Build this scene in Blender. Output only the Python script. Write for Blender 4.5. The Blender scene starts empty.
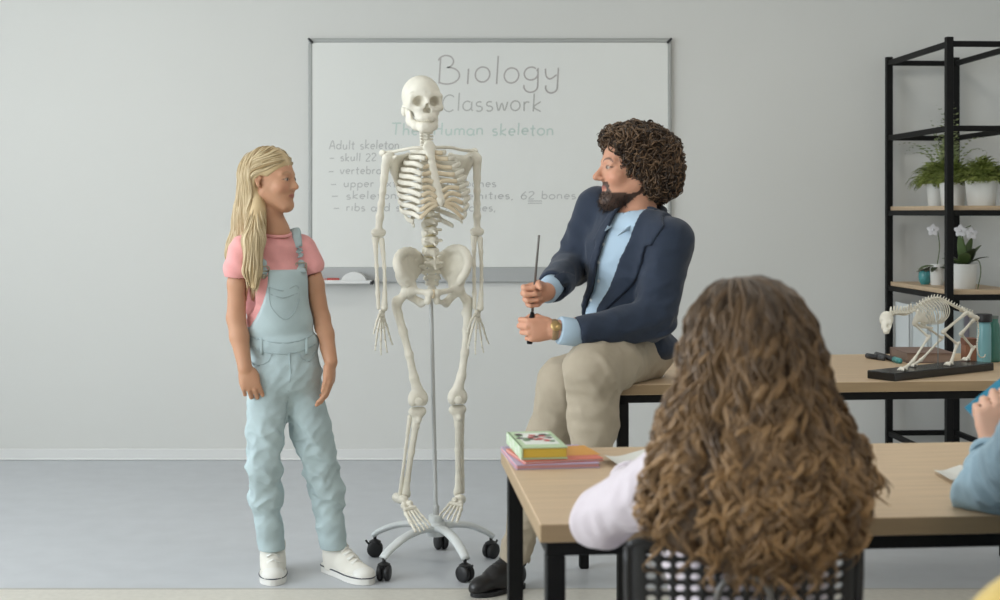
import bpy, math, random
import numpy as np
from mathutils import Vector, Matrix
random.seed(7); RNG = np.random.default_rng(7)
FPX = 1389.0; CZ = 1.25
SC = bpy.context.scene; COL = SC.collection
def A(*v): return np.array(v, float)
def P(px, py, Y):
    "world point seen at photo pixel (px,py) at distance Y from the camera"
    return A((px-500)*Y/FPX, Y, CZ-(py-213)*Y/FPX)
def nrm(v):
    v = np.asarray(v, float); return v/max(np.linalg.norm(v), 1e-9)

# ---------------------------------------------------------------- materials
def srgb(r, g, b):
    f = lambda c: (c/255/12.92) if c/255 <= .04045 else ((c/255+.055)/1.055)**2.4
    return (f(r), f(g), f(b), 1)
MATS = {}
def mat(name, col=(200,200,200), rough=.6, metal=0, attr=False, noise=0, nscale=40, nstretch=None, bump=0, bscale=80, spec=.5, sheen=0, sss=0, aniso=None, trans=0, detail=3):
    if name in MATS: return MATS[name]
    m = bpy.data.materials.new(name); m.use_nodes = True; MATS[name] = m
    nt = m.node_tree; N = nt.nodes; L = nt.links; b = N['Principled BSDF']
    b.inputs['Roughness'].default_value = rough; b.inputs['Metallic'].default_value = metal
    b.inputs['Specular IOR Level'].default_value = spec
    c = srgb(*col); b.inputs['Base Color'].default_value = c
    if sheen: b.inputs['Sheen Weight'].default_value = sheen
    if trans: b.inputs['Transmission Weight'].default_value = trans
    if sss:
        b.inputs['Subsurface Weight'].default_value = sss; b.inputs['Subsurface Radius'].default_value = (1, .35, .2); b.inputs['Subsurface Scale'].default_value = .008
    src = None
    if attr:
        a = N.new('ShaderNodeAttribute'); a.attribute_name = 'Col'; src = a.outputs['Color']
    tc = N.new('ShaderNodeTexCoord')
    if noise or bump:
        mp = N.new('ShaderNodeMapping'); L.new(tc.outputs['Object'], mp.inputs['Vector'])
        if nstretch: mp.inputs['Scale'].default_value = nstretch
    if noise:
        n = N.new('ShaderNodeTexNoise'); n.inputs['Scale'].default_value = nscale; n.inputs['Detail'].default_value = detail
        L.new(mp.outputs['Vector'], n.inputs['Vector'])
        r = N.new('ShaderNodeMapRange'); r.inputs['From Min'].default_value = .3; r.inputs['From Max'].default_value = .7
        r.inputs['To Min'].default_value = 1-noise; r.inputs['To Max'].default_value = 1+noise
        L.new(n.outputs['Fac'], r.inputs['Value'])
        mx = N.new('ShaderNodeMix'); mx.data_type = 'RGBA'; mx.blend_type = 'MULTIPLY'; mx.inputs['Factor'].default_value = 1
        if src is not None: L.new(src, mx.inputs[6])
        else: mx.inputs[6].default_value = c
        L.new(r.outputs['Result'], mx.inputs[7]); src = mx.outputs[2]
    if src is not None: L.new(src, b.inputs['Base Color'])
    if bump:
        n2 = N.new('ShaderNodeTexNoise'); n2.inputs['Scale'].default_value = bscale; n2.inputs['Detail'].default_value = 2
        L.new(mp.outputs['Vector'], n2.inputs['Vector'])
        bp = N.new('ShaderNodeBump'); bp.inputs['Strength'].default_value = bump; bp.inputs['Distance'].default_value = .002
        L.new(n2.outputs['Fac'], bp.inputs['Height']); L.new(bp.outputs['Normal'], b.inputs['Normal'])
    return m

# ---------------------------------------------------------------- object helpers
def tag(o, label=None, cat=None, group=None, kind=None):
    if label: o['label'] = label
    if cat: o['category'] = cat
    if group: o['group'] = group
    if kind: o['kind'] = kind
    return o
def thing(name, label, cat, loc=(0,0,0), group=None, rotz=0):
    o = bpy.data.objects.new(name, None); COL.objects.link(o); o.location = Vector(loc); o.rotation_euler = (0,0,rotz)
    o.empty_display_size = .05
    return tag(o, label, cat, group)
def mesh_from(name, V, Fs=None, quads=None, cols=None, smooth=True):
    me = bpy.data.meshes.new(name)
    if quads is not None:
        V = np.ascontiguousarray(V, np.float32); q = np.ascontiguousarray(quads, np.int32)
        me.vertices.add(len(V)); me.vertices.foreach_set('co', V.ravel())
        n = q.shape[1]
        me.loops.add(q.size); me.loops.foreach_set('vertex_index', q.ravel())
        me.polygons.add(len(q)); me.polygons.foreach_set('loop_start', np.arange(len(q), dtype=np.int32)*n)
        me.polygons.foreach_set('loop_total', np.full(len(q), n, np.int32))
        me.update(calc_edges=True); me.validate()
    else:
        me.from_pydata([tuple(map(float, v)) for v in V], [], [tuple(int(i) for i in f) for f in Fs]); me.update()
    if cols is not None:
        ca = me.color_attributes.new('Col', 'FLOAT_COLOR', 'POINT')
        c = np.ones((len(me.vertices), 4), np.float32); c[:, :3] = cols
        ca.data.foreach_set('color', c.ravel())
    if smooth is True: me.polygons.foreach_set('use_smooth', np.ones(len(me.polygons), bool))
    elif smooth:
        me.polygons.foreach_set('use_smooth', np.ones(len(me.polygons), bool)); me.set_sharp_from_angle(angle=math.radians(smooth))
    return me
def link(name, me, m, parent=None, local=False):
    """local=False: the mesh is in world coordinates. local=True: in its parent's coordinates."""
    o = bpy.data.objects.new(name, me); COL.objects.link(o)
    me.name = name
    if m is not None: me.materials.append(m)
    if parent is not None:
        o.parent = parent
        if not local:
            w = Matrix.Identity(4); q = parent; chain = []
            while q is not None: chain.append(q); q = q.parent
            for q in reversed(chain):
                w = w @ q.matrix_parent_inverse @ Matrix.LocRotScale(q.location, q.rotation_euler, q.scale)
            o.matrix_parent_inverse = w.inverted()
    return o
def copy_tree(o, parent=None):
    c = o.copy(); COL.objects.link(c)
    if parent is not None: c.parent = parent
    for ch in list(o.children): copy_tree(ch, c)
    return c

class MB:
    "collects shapes into one mesh"
    def __init__(s): s.V = []; s.F = []; s.C = []; s.col = (1,1,1)
    def add(s, V, Fs):
        o = len(s.V); s.V += [tuple(v) for v in V]; s.F += [tuple(i+o for i in f) for f in Fs]; s.C += [s.col]*len(V)
    def box(s, lo, hi, bev=0, M=None):
        lo = A(*lo); hi = A(*hi); c = (lo+hi)/2; h = (hi-lo)/2; b = min(bev, h.min()*.98)
        if b <= 0:
            V = [c+h*A(x,y,z) for x in (-1,1) for y in (-1,1) for z in (-1,1)]
            Fs = [(0,1,3,2),(4,6,7,5),(0,4,5,1),(2,3,7,6),(0,2,6,4),(1,5,7,3)]
        else:
            V = []; idx = {}
            for x in (-1,1):
                for y in (-1,1):
                    for z in (-1,1):
                        for ax in range(3):
                            v = A(x,y,z)*(h-b); v[ax] = A(x,y,z)[ax]*h[ax]; idx[(x,y,z,ax)] = len(V); V.append(c+v)
            g = lambda x,y,z,a: idx[(x,y,z,a)]
            Fs = []
            for ax in range(3):
                o1, o2 = [k for k in range(3) if k != ax]
                for sg in (-1,1):
                    f = []
                    for a_, b_ in ((-1,-1),(1,-1),(1,1),(-1,1)):
                        k = [0,0,0]; k[ax] = sg; k[o1] = a_; k[o2] = b_; f.append(g(*k, ax))
                    nsign = sg*(1 if ax != 1 else -1)
                    Fs.append(tuple(f if nsign > 0 else f[::-1]))
            for ax in range(3):   # edges along ax
                o1, o2 = [k for k in range(3) if k != ax]
                for a_ in (-1,1):
                    for b_ in (-1,1):
                        k = [0,0,0]; k[o1] = a_; k[o2] = b_; k[ax] = -1; p = list(k); k[ax] = 1; q = list(k)
                        f = (g(*p,o1), g(*q,o1), g(*q,o2), g(*p,o2))
                        nn = np.cross(V[f[1]]-V[f[0]], V[f[2]]-V[f[0]]); out = A(*[k[i] if i != ax else 0 for i in range(3)])
                        Fs.append(f if nn@out > 0 else f[::-1])
            for x in (-1,1):
                for y in (-1,1):
                    for z in (-1,1):
                        f = (g(x,y,z,0), g(x,y,z,1), g(x,y,z,2)); nn = np.cross(V[f[1]]-V[f[0]], V[f[2]]-V[f[0]])
                        Fs.append(f if nn@A(x,y,z) > 0 else f[::-1])
        if M is not None: V = [M@v if M.shape == (3,3) else M[:3,:3]@v+M[:3,3] for v in V]
        s.add(V, Fs); return s
    def obox(s, c, ax, h, bev=0):
        "box centred at c, axes ax (rows), half sizes h"
        M = np.eye(4); M[:3,:3] = np.array(ax).T; M[:3,3] = c
        return s.box(-A(*h), A(*h), bev, M)
    def tube(s, pts, rad, n=8, flat=None, cap=True):
        "swept tube; flat=(axis vector, factor) squashes the section along that axis"
        pts = [np.asarray(p, float) for p in pts]; K = len(pts)
        rad = [rad]*K if np.isscalar(rad) else list(rad)
        V = []; u = None
        for i in range(K):
            t = nrm(pts[min(i+1,K-1)]-pts[max(i-1,0)])
            if flat is not None:
                a0 = np.asarray(flat[0][i] if np.ndim(flat[0]) > 1 else flat[0], float)
                u = nrm(a0-(a0@t)*t)
            elif u is None:
                r = A(0,0,1) if abs(t[2]) < .9 else A(1,0,0); u = nrm(np.cross(t, r))
            else: u = nrm(u-(u@t)*t)
            w = np.cross(t, u); fu = flat[1] if flat is not None else 1
            for k in range(n):
                a = 2*math.pi*k/n
                V.append(pts[i]+rad[i]*(u*math.cos(a)*fu+w*math.sin(a)))
        Fs = [(i*n+k, i*n+(k+1)%n, (i+1)*n+(k+1)%n, (i+1)*n+k) for i in range(K-1) for k in range(n)]
        if cap: Fs += [tuple(range(n-1,-1,-1)), tuple((K-1)*n+k for k in range(n))]
        s.add(V, Fs); return s
    def lathe(s, prof, c=(0,0,0), n=24, axis=None, wob=None):
        "profile of (radius, height)"
        c = A(*c)
        if axis is None: e = (A(1,0,0), A(0,1,0), A(0,0,1))
        else:
            z = nrm(axis); x = nrm(np.cross(A(0,0,1) if abs(z[2]) < .9 else A(1,0,0), z)); e = (x, np.cross(z,x), z)
        V = []
        for r, h in prof:
            for k in range(n):
                a = 2*math.pi*k/n
                V.append(c+e[0]*r*math.cos(a)+e[1]*r*math.sin(a)+e[2]*h)
        K = len(prof)
        Fs = [(i*n+k, i*n+(k+1)%n, (i+1)*n+(k+1)%n, (i+1)*n+k) for i in range(K-1) for k in range(n)]
        Fs += [tuple(range(n-1,-1,-1)), tuple((K-1)*n+k for k in range(n))]
        s.add(V, Fs); return s
    def ball(s, c, r, n=12, m=8):
        r = A(r,r,r) if np.isscalar(r) else A(*r); c = A(*c); V = [c+A(0,0,-1)*r]; Fs = []
        for j in range(1,m):
            t = math.pi*j/m-math.pi/2
            for k in range(n):
                a = 2*math.pi*k/n; V.append(c+r*A(math.cos(t)*math.cos(a), math.cos(t)*math.sin(a), math.sin(t)))
        V.append(c+A(0,0,1)*r); L = len(V)-1
        for k in range(n):
            Fs.append((0, 1+(k+1)%n, 1+k)); Fs.append((L, L-n+k, L-n+(k+1)%n))
        for j in range(m-2):
            for k in range(n):
                Fs.append((1+j*n+k, 1+j*n+(k+1)%n, 1+(j+1)*n+(k+1)%n, 1+(j+1)*n+k))
        s.add(V, Fs); return s
    def prism(s, poly, z0, z1):
        n = len(poly); V = [(x,y,z0) for x,y in poly]+[(x,y,z1) for x,y in poly]
        s.add(V, [tuple(range(n-1,-1,-1)), tuple(range(n,2*n))]+[(k,(k+1)%n,n+(k+1)%n,n+k) for k in range(n)]); return s
    def build(s, name, m, parent=None, smooth=True, attr=False, local=False):
        return link(name, mesh_from(name, s.V, s.F, cols=np.array(s.C) if attr else None, smooth=smooth), m, parent, local)

def spline(pts, n):
    "Catmull-Rom through pts (K,3) -> n points"
    p = np.asarray(pts, float); K = len(p); q = np.vstack([2*p[0]-p[1], p, 2*p[-1]-p[-2]])
    t = np.linspace(0, K-1-1e-6, n); i = t.astype(int); f = (t-i)[:, None]
    a, b, c, d = q[i], q[i+1], q[i+2], q[i+3]
    return .5*(2*b+(c-a)*f+(2*a-5*b+4*c-d)*f*f+(3*b-a-3*c+d)*f**3)
def spline_many(C, n):
    "C (N,K,3) control points -> (N,n,3)"
    p = np.asarray(C, float); K = p.shape[1]
    q = np.concatenate([2*p[:, :1]-p[:, 1:2], p, 2*p[:, -1:]-p[:, -2:-1]], 1)
    t = np.linspace(0, K-1-1e-6, n); i = t.astype(int); f = (t-i)[None, :, None]
    a, b, c, d = q[:, i], q[:, i+1], q[:, i+2], q[:, i+3]
    return .5*(2*b+(c-a)*f+(2*a-5*b+4*c-d)*f*f+(3*b-a-3*c+d)*f**3)
def strands_mesh(name, S, R, cols, m=4, flat=1.0):
    "S (N,K,3) centre lines, R (N,K) radii, cols (N,3) or (N,K,3): tubes in one mesh"
    N, K, _ = S.shape
    T = np.gradient(S, axis=1); T /= np.maximum(np.linalg.norm(T, axis=2, keepdims=True), 1e-9)
    ref = RNG.normal(size=(N,1,3))*.35+A(.3,.9,.15); U = np.cross(T, ref); U /= np.maximum(np.linalg.norm(U, axis=2, keepdims=True), 1e-9)
    W = np.cross(T, U)
    a = 2*np.pi*np.arange(m)/m
    V = S[:, :, None]+R[:, :, None, None]*(U[:, :, None]*np.cos(a)[None,None,:,None]+W[:, :, None]*flat*np.sin(a)[None,None,:,None])
    base = (np.arange(N)*K*m)[:, None, None]; i = np.arange(K-1)[None, :, None]; k = np.arange(m)[None, None, :]; k2 = (k+1) % m
    q = np.stack([base+i*m+k, base+i*m+k2, base+(i+1)*m+k2, base+(i+1)*m+k], -1).reshape(-1, 4)
    c = np.asarray(cols); c = np.broadcast_to(c[:, None, :] if c.ndim == 2 else c, (N, K, 3))
    c = np.repeat(c.reshape(N*K, 3), m, 0)
    return mesh_from(name, V.reshape(-1, 3), quads=q, cols=c)

# ---------------------------------------------------------------- implicit surfaces
def smin(a, b, k):
    if k <= 0: return np.minimum(a, b)
    h = np.maximum(k-np.abs(a-b), 0)/k
    return np.minimum(a, b)-h*h*k*.25
class Prim:
    "fn(X,Y,Z) -> distance, with bounds"
    def __init__(s, fn, lo, hi): s.fn = fn; s.lo = np.asarray(lo, float); s.hi = np.asarray(hi, float)
def rc(a, b, ra, rb=None, flat=None):
    "round cone a->b; flat=(axis, f): the section is squashed by f along axis"
    a = np.asarray(a, float); b = np.asarray(b, float); rb = ra if rb is None else rb; ba = b-a; L2 = max(ba@ba, 1e-12)
    ax = nrm(flat[0]) if flat else None
    def fn(X, Y, Z):
        x, y, z = X-a[0], Y-a[1], Z-a[2]
        t = np.clip((x*ba[0]+y*ba[1]+z*ba[2])/L2, 0, 1)
        x = x-t*ba[0]; y = y-t*ba[1]; z = z-t*ba[2]
        q = x*x+y*y+z*z; r = ra+(rb-ra)*t
        if ax is not None:
            w = x*ax[0]+y*ax[1]+z*ax[2]; q2 = q+w*w*(1/flat[1]**2-1); l = np.sqrt(q2)
            return (l-r)*np.sqrt(np.maximum(q, 1e-10)/np.maximum(q2, 1e-10))
        return np.sqrt(q)-r
    r = max(ra, rb)
    return Prim(fn, np.minimum(a-r, b-r), np.maximum(a+r, b+r))
def ell(c, r, R=None):
    "ellipsoid; R rows = local axes"
    c = np.asarray(c, float); r = A(r,r,r) if np.isscalar(r) else np.asarray(r, float)
    R = np.eye(3) if R is None else np.asarray(R)
    def fn(X, Y, Z):
        x, y, z = X-c[0], Y-c[1], Z-c[2]
        l = [R[i,0]*x+R[i,1]*y+R[i,2]*z for i in range(3)]
        k0 = np.sqrt(sum((l[i]/r[i])**2 for i in range(3))); k1 = np.sqrt(sum((l[i]/r[i]**2)**2 for i in range(3)))
        return np.where(k1 > 1e-6, k0*(k0-1)/np.maximum(k1, 1e-6), -r.min())
    e = np.sqrt(((R*r[:, None])**2).sum(0))
    return Prim(fn, c-e, c+e)
def bx(c, h, rad=.004, R=None):
    c = np.asarray(c, float); h = np.asarray(h, float); R = np.eye(3) if R is None else np.asarray(R)
    def fn(X, Y, Z):
        x, y, z = X-c[0], Y-c[1], Z-c[2]
        q = [np.abs(R[i,0]*x+R[i,1]*y+R[i,2]*z)-h[i]+rad for i in range(3)]
        return np.sqrt(sum(np.maximum(a, 0)**2 for a in q))+np.minimum(np.maximum(np.maximum(q[0], q[1]), q[2]), 0)-rad
    e = (np.abs(R)*h[:, None]).sum(0)
    return Prim(fn, c-e, c+e)
def half(p, n, big=5):
    "half space: inside where (x-p).n < 0"
    p = np.asarray(p, float); n = nrm(n)
    return Prim(lambda X, Y, Z: (X-p[0])*n[0]+(Y-p[1])*n[1]+(Z-p[2])*n[2], p-big, p+big)
def chain(pts, rad, flat=None):
    rad = [rad]*len(pts) if np.isscalar(rad) else rad
    return [rc(pts[i], pts[i+1], rad[i], rad[i+1], flat) for i in range(len(pts)-1)]
class Field:
    def __init__(s, lo, hi, res):
        s.lo = np.asarray(lo, float); s.res = res; n = np.ceil((np.asarray(hi)-s.lo)/res).astype(int)+1
        s.n = n; s.ax = [(s.lo[i]+res*np.arange(n[i])).astype(np.float32) for i in range(3)]
        s.d = np.full(n, 9, np.float32)
    @classmethod
    def around(cls, prims, res, pad=.02):
        return cls(np.min([p.lo for p in prims], 0)-pad, np.max([p.hi for p in prims], 0)+pad, res)
    def like(s):
        f = Field.__new__(Field); f.lo, f.res, f.n, f.ax = s.lo, s.res, s.n, s.ax; f.d = s.d.copy(); return f
    def grid(s): return s.ax[0][:, None, None], s.ax[1][None, :, None], s.ax[2][None, None, :]
    def _sl(s, p, m):
        i0 = np.clip(np.floor((p.lo-m-s.lo)/s.res).astype(int), 0, s.n); i1 = np.clip(np.ceil((p.hi+m-s.lo)/s.res).astype(int)+1, 0, s.n)
        return tuple(slice(i0[i], i1[i]) for i in range(3))
    def ev(s, p, sl): 
        return p.fn(s.ax[0][sl[0]][:, None, None], s.ax[1][sl[1]][None, :, None], s.ax[2][sl[2]][None, None, :])
    def add(s, p, k=.01):
        if isinstance(p, (list, tuple)):
            for q in p: s.add(q, k)
            return s
        sl = s._sl(p, k+4*s.res)
        if min(x.stop-x.start for x in sl) > 0: s.d[sl] = smin(s.d[sl], s.ev(p, sl), k)
        return s
    def sub(s, p, k=.005):
        if isinstance(p, (list, tuple)):
            for q in p: s.sub(q, k)
            return s
        sl = s._sl(p, k+4*s.res)
        if min(x.stop-x.start for x in sl) > 0: s.d[sl] = -smin(-s.d[sl], s.ev(p, sl), k)
        return s
    def isect(s, p, k=.004):
        sl = (slice(None),)*3; s.d = -smin(-s.d, -s.ev(p, sl), k); return s
    def val(s, p): return np.broadcast_to(s.ev(p, (slice(None),)*3), s.d.shape)
    def warp(s, fn):
        "add fn(X,Y,Z) to the distance near the surface"
        s.d = (s.d+fn(*s.grid())).astype(np.float32); return s
    def nets(s):
        d = s.d; d[[0,-1]] = np.maximum(d[[0,-1]], 1e-3); d[:, [0,-1]] = np.maximum(d[:, [0,-1]], 1e-3); d[:, :, [0,-1]] = np.maximum(d[:, :, [0,-1]], 1e-3)
        sg = d < 0
        cnt = sum(sg[i:s.n[0]-1+i, j:s.n[1]-1+j, k:s.n[2]-1+k].astype(np.int8) for i in (0,1) for j in (0,1) for k in (0,1))
        mask = (cnt > 0) & (cnt < 8)
        vid = np.full(mask.shape, -1, np.int64); I = np.argwhere(mask); vid[mask] = np.arange(len(I))
        acc = np.zeros((len(I), 3)); c = np.zeros(len(I))
        for ax in range(3):
            o = [k for k in range(3) if k != ax]
            for p in (0,1):
                for q in (0,1):
                    o1 = np.zeros(3, int); o1[o[0]] = p; o1[o[1]] = q; o2 = o1.copy(); o2[ax] = 1
                    a = d[tuple((I+o1).T)].astype(float); b = d[tuple((I+o2).T)].astype(float)
                    x = (a < 0) != (b < 0); t = np.where(x, a/np.where(x, a-b, 1), 0)
                    pos = o1+t[:, None]*(o2-o1); acc += pos*x[:, None]; c += x
        V = s.lo+s.res*(I+acc/np.maximum(c, 1)[:, None])
        Q = []
        for ax in range(3):
            o = [k for k in range(3) if k != ax]
            s0 = [slice(None)]*3; s1 = [slice(None)]*3; s0[ax] = slice(0,-1); s1[ax] = slice(1,None)
            for k in o: s0[k] = slice(1,-1); s1[k] = slice(1,-1)
            e0 = sg[tuple(s0)]; e1 = sg[tuple(s1)]
            E = np.argwhere(e0 != e1); 
            if not len(E): continue
            ins = e0[tuple(E.T)]
            E = E.copy(); E[:, o[0]] += 1; E[:, o[1]] += 1
            def cell(da, db):
                C = E.copy(); C[:, o[0]] += da; C[:, o[1]] += db; return vid[tuple(C.T)]
            q = np.stack([cell(-1,-1), cell(0,-1), cell(0,0), cell(-1,0)], 1)
            flip = ins if ax != 1 else ~ins
            q[~flip] = q[~flip][:, ::-1]
            Q.append(q)
        return V, np.vstack(Q)
    def build(s, name, m, parent=None, colfn=None, smooth_it=0, local=False):
        V, Q = s.nets()
        for _ in range(smooth_it):
            S = np.zeros_like(V); c = np.zeros(len(V))
            for i in range(4):
                np.add.at(S, Q[:, i], V[Q[:, (i+1) % 4]]+V[Q[:, (i+3) % 4]]); np.add.at(c, Q[:, i], 2)
            V = .5*V+.5*S/np.maximum(c, 1)[:, None]
        cols = colfn(V) if colfn else None
        return link(name, mesh_from(name, V, quads=Q, cols=cols), m, parent, local)
def sdf_obj(name, prims, k, res, m, parent=None, colfn=None, subs=(), ks=.003, smooth_it=0, local=False):
    f = Field.around(prims, res, pad=3*res+k)
    f.add(prims, k)
    if subs: f.sub(list(subs), ks)
    return f.build(name, m, parent, colfn, smooth_it, local)
def vnoise(X, Y, Z, seed=0, n=6, f=1.0):
    "smooth pseudo noise: a sum of sines"
    r = np.random.default_rng(seed); out = 0
    for _ in range(n):
        k = r.normal(size=3); k = k/np.linalg.norm(k)*f*(.6+.9*r.random()); out = out+np.sin(k[0]*X+k[1]*Y+k[2]*Z+r.random()*6.28)
    return out/n
def lin(c): return np.array(srgb(*c)[:3])
def frame(f, up=(0,0,1)):
    "rows: lateral (viewer-right when f points to the camera), forward, up"
    f = nrm(f); l = nrm(np.cross(np.asarray(up, float), f)); return np.array([l, f, np.cross(f, l)])
# ================================================================ room
YW = 7.03; XL = -4.2; XR = 3.6; YB = -2.6; ZC = 3.0
M_wall = mat('wall_paint', (213,213,209), .75, bump=.05, bscale=60)
M_wallside = mat('wall_paint_side', (222,222,220), .8)
M_lino = mat('blue_grey_linoleum', (189,192,196), .42, noise=.035, nscale=9, detail=6, spec=.4)
M_lino2 = mat('beige_linoleum', (204,200,190), .4, noise=.05, nscale=45, detail=5, spec=.4)
M_white = mat('white_plastic', (222,222,220), .4)
M_black = mat('black_metal', (15,15,15), .6, spec=.22)
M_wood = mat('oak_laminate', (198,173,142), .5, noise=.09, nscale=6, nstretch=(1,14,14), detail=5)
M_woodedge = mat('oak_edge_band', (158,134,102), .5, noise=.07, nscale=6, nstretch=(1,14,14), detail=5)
def S(o, name=None): o['kind'] = 'structure'; return o
b = MB(); b.box((XL-.2,YW,-.1),(XR+.2,YW+.15,ZC+.1)); S(b.build('wall_back', M_wall, smooth=False))
b = MB(); b.box((XR,YB,-.1),(XR+.15,YW,ZC+.1)); S(b.build('wall_right', M_wallside, smooth=False))
b = MB(); b.box((XL-.2,YB-.15,-.1),(XR+.2,YB,ZC+.1)); S(b.build('wall_front', M_wallside, smooth=False))
b = MB(); b.box((XL-.2,YB-.15,ZC),(XR+.2,YW+.15,ZC+.15)); S(b.build('ceiling', M_wallside, smooth=False))
YS = 4.62
b = MB(); b.box((XL-.2,YS,-.1),(XR+.2,YW,0)); S(b.build('floor', M_lino, smooth=False))
b = MB(); b.box((XL-.2,YB,-.1),(XR+.2,YS,0)); S(b.build('floor_beige', M_lino2, smooth=False))
b = MB(); b.box((XL-.2,YS-.006,0),(XR+.2,YS+.006,.0015)); S(b.build('trim_1', mat('floor_strip', (176,174,168), .4), smooth=False))
b = MB()
b.box((XL,YW-.014,0),(XR,YW,.058), .003); b.box((XL,YW-.02,0),(XR,YW,.012), .004)
S(b.build('baseboard_back', M_white, smooth=40))
# left wall with three tall windows (the daylight)
wins = [(-.6,1.3),(1.7,3.6),(4.0,5.9)]; z0, z1 = .85, 2.7
b = MB(); e = YB
for (a, c) in wins: b.box((XL-.2,e,-.1),(XL,a,ZC)); b.box((XL-.2,a,-.1),(XL,c,z0)); b.box((XL-.2,a,z1),(XL,c,ZC)); e = c
b.box((XL-.2,e,-.1),(XL,YW,ZC)); S(b.build('wall_left', M_wallside, smooth=False))
for i, (a, c) in enumerate(wins):
    b = MB()
    for y in (a, (a+c)/2-.03, c-.06): b.box((XL-.12,y,z0),(XL-.06,y+.06,z1), .004)
    for z in (z0, z1-.06): b.box((XL-.12,a+.06,z),(XL-.06,c-.06,z+.06), .004)
    S(b.build('window_%d' % (i+1), M_white, smooth=40))
def area(name, loc, rot, sx, sy, power, col):
    l = bpy.data.lights.new(name, 'AREA'); l.shape = 'RECTANGLE'; l.size = sx; l.size_y = sy; l.energy = power; l.color = col
    o = bpy.data.objects.new(name, l); COL.objects.link(o); o.location = loc; o.rotation_euler = rot; return o
R90 = math.pi/2
WIN_P = (205, 185, 82)
for i, (a, c) in enumerate(wins):
    area('window_daylight', (XL-.22,(a+c)/2,(z0+z1)/2), (0,-R90,0), z1-z0-.02, c-a-.02, WIN_P[i], (.865,.94,1.0))
# ceiling panels
M_panel = mat('lamp_diffuser', (250,250,245), .5)
for i, (x, y) in enumerate([(-2,.2),(1.2,.2),(-2,3.0),(1.2,3.0),(-2,5.2),(1.2,5.2)]):
    b = MB(); b.box((x-.32,y-.32,ZC-.03),(x+.32,y+.32,ZC), .004); o = b.build('trim_%d' % (i+2), M_white, smooth=40); S(o)
    area('ceiling_panel_light', (x,y,ZC-.035), (0,0,0), .58, .58, 17, (1,.95,.86))
w = bpy.data.worlds.new('World'); SC.world = w; w.use_nodes = True
w.node_tree.nodes['Background'].inputs[0].default_value = (.85,.93,1,1); w.node_tree.nodes['Background'].inputs[1].default_value = 1.0

# ================================================================ whiteboard
wb = thing('whiteboard', 'wall-mounted whiteboard with handwritten biology lesson notes', 'whiteboard', P(490,160,YW))
def W(px, py, d=0): return P(px, py, YW-d)*A(1,0,1)+A(0,YW-d,0)
x0, z1_ = W(309,39)[0], W(309,39)[2]; x1, z0_ = W(671,39)[0], W(0,282)[2]
zs = W(0,267)[2]
b = MB(); b.box((x0+.01,YW-.022,zs),(x1-.01,YW-.001,z1_-.01), .002)
b.build('board_surface', mat('whiteboard_enamel', (224,225,221), .25, spec=.5), wb, smooth=False)
M_alu = mat('brushed_aluminium', (168,170,168), .45, metal=.35)
for nm, lo, hi in (('frame_rail', (x0,YW-.026,z1_-.022),(x1,YW,z1_)), ('frame_rail',(x0,YW-.026,z0_),(x0+.02,YW,z1_-.022)), ('frame_rail',(x1-.02,YW-.026,z0_),(x1,YW,z1_-.022))):
    b = MB(); b.box(lo, hi, .005); b.build(nm, M_alu, wb, smooth=40)
b = MB(); b.box((x0+.02,YW-.027,z0_),(x1-.02,YW,zs), .004); b.build('lower_rail', mat('grey_rail', (176,178,178), .4, metal=.2), wb, smooth=40)
M_dk = mat('dark_plastic', (40,40,42), .5)
for x in (x0+.012, x1-.012):
    b = MB(); b.obox(A(x,YW-.03,z1_-.012), [A(.7,0,.7),A(0,1,0),A(-.7,0,.7)] if x > 0 else [A(.7,0,-.7),A(0,1,0),A(.7,0,.7)], (.017,.004,.006), .002); b.build('corner_clip', M_dk, wb)
tx0, tx1 = W(308,0)[0], W(374,0)[0]; tz = W(0,281,.1)[2]
b = MB(); b.box((tx0,YW-.1,tz-.012),(tx1,YW-.027,tz-.006), .002); b.box((tx0,YW-.104,tz-.014),(tx1,YW-.098,tz+.004), .002); b.build('pen_tray', M_white, wb, smooth=40)
b = MB(); b.box((tx1-.012,YW-.106,tz-.018),(tx1+.004,YW-.03,tz+.0), .003); b.build('tray_end_cap', M_dk, wb, smooth=40)
# marker + eraser on the tray
t = thing('marker', 'red and white whiteboard marker lying on the pen tray', 'marker', (W(325,0)[0],YW-.06,tz))
a_, c_ = W(316,0)[0], W(329,0)[0]; d_ = W(341,0)[0]
b = MB(); b.tube([(a_,YW-.065,tz+.003),(c_,YW-.065,tz+.003)], .009, 12); b.build('barrel', mat('marker_pink', (205,150,145), .4), t)
b = MB(); b.tube([(c_,YW-.065,tz+.003),(d_-.004,YW-.065,tz+.003),(d_,YW-.065,tz+.003)], [.0105,.0105,.008], 12); b.build('cap', mat('marker_red', (176,60,48), .4), t)
e0, e1 = W(343,0)[0], W(368,0)[0]; em = (e0+e1)/2; hw = (e1-e0)/2
b = MB(); n = 14
prof = [(em+hw*math.cos(k*math.pi/n), tz-.006+.05*math.sin(k*math.pi/n)) for k in range(n+1)]
b.add([(x,YW-.092,z) for x,z in prof]+[(x,YW-.03,z) for x,z in prof], [tuple(range(n+1)), tuple(range(2*n+1,n,-1))]+[(k+1,k,n+1+k,n+2+k) for k in range(n)]+[(0,n,2*n+1,n+1)])
tag(b.build('board_eraser', M_white, smooth=50), 'white dome-shaped board eraser on the pen tray', 'eraser')

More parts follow.
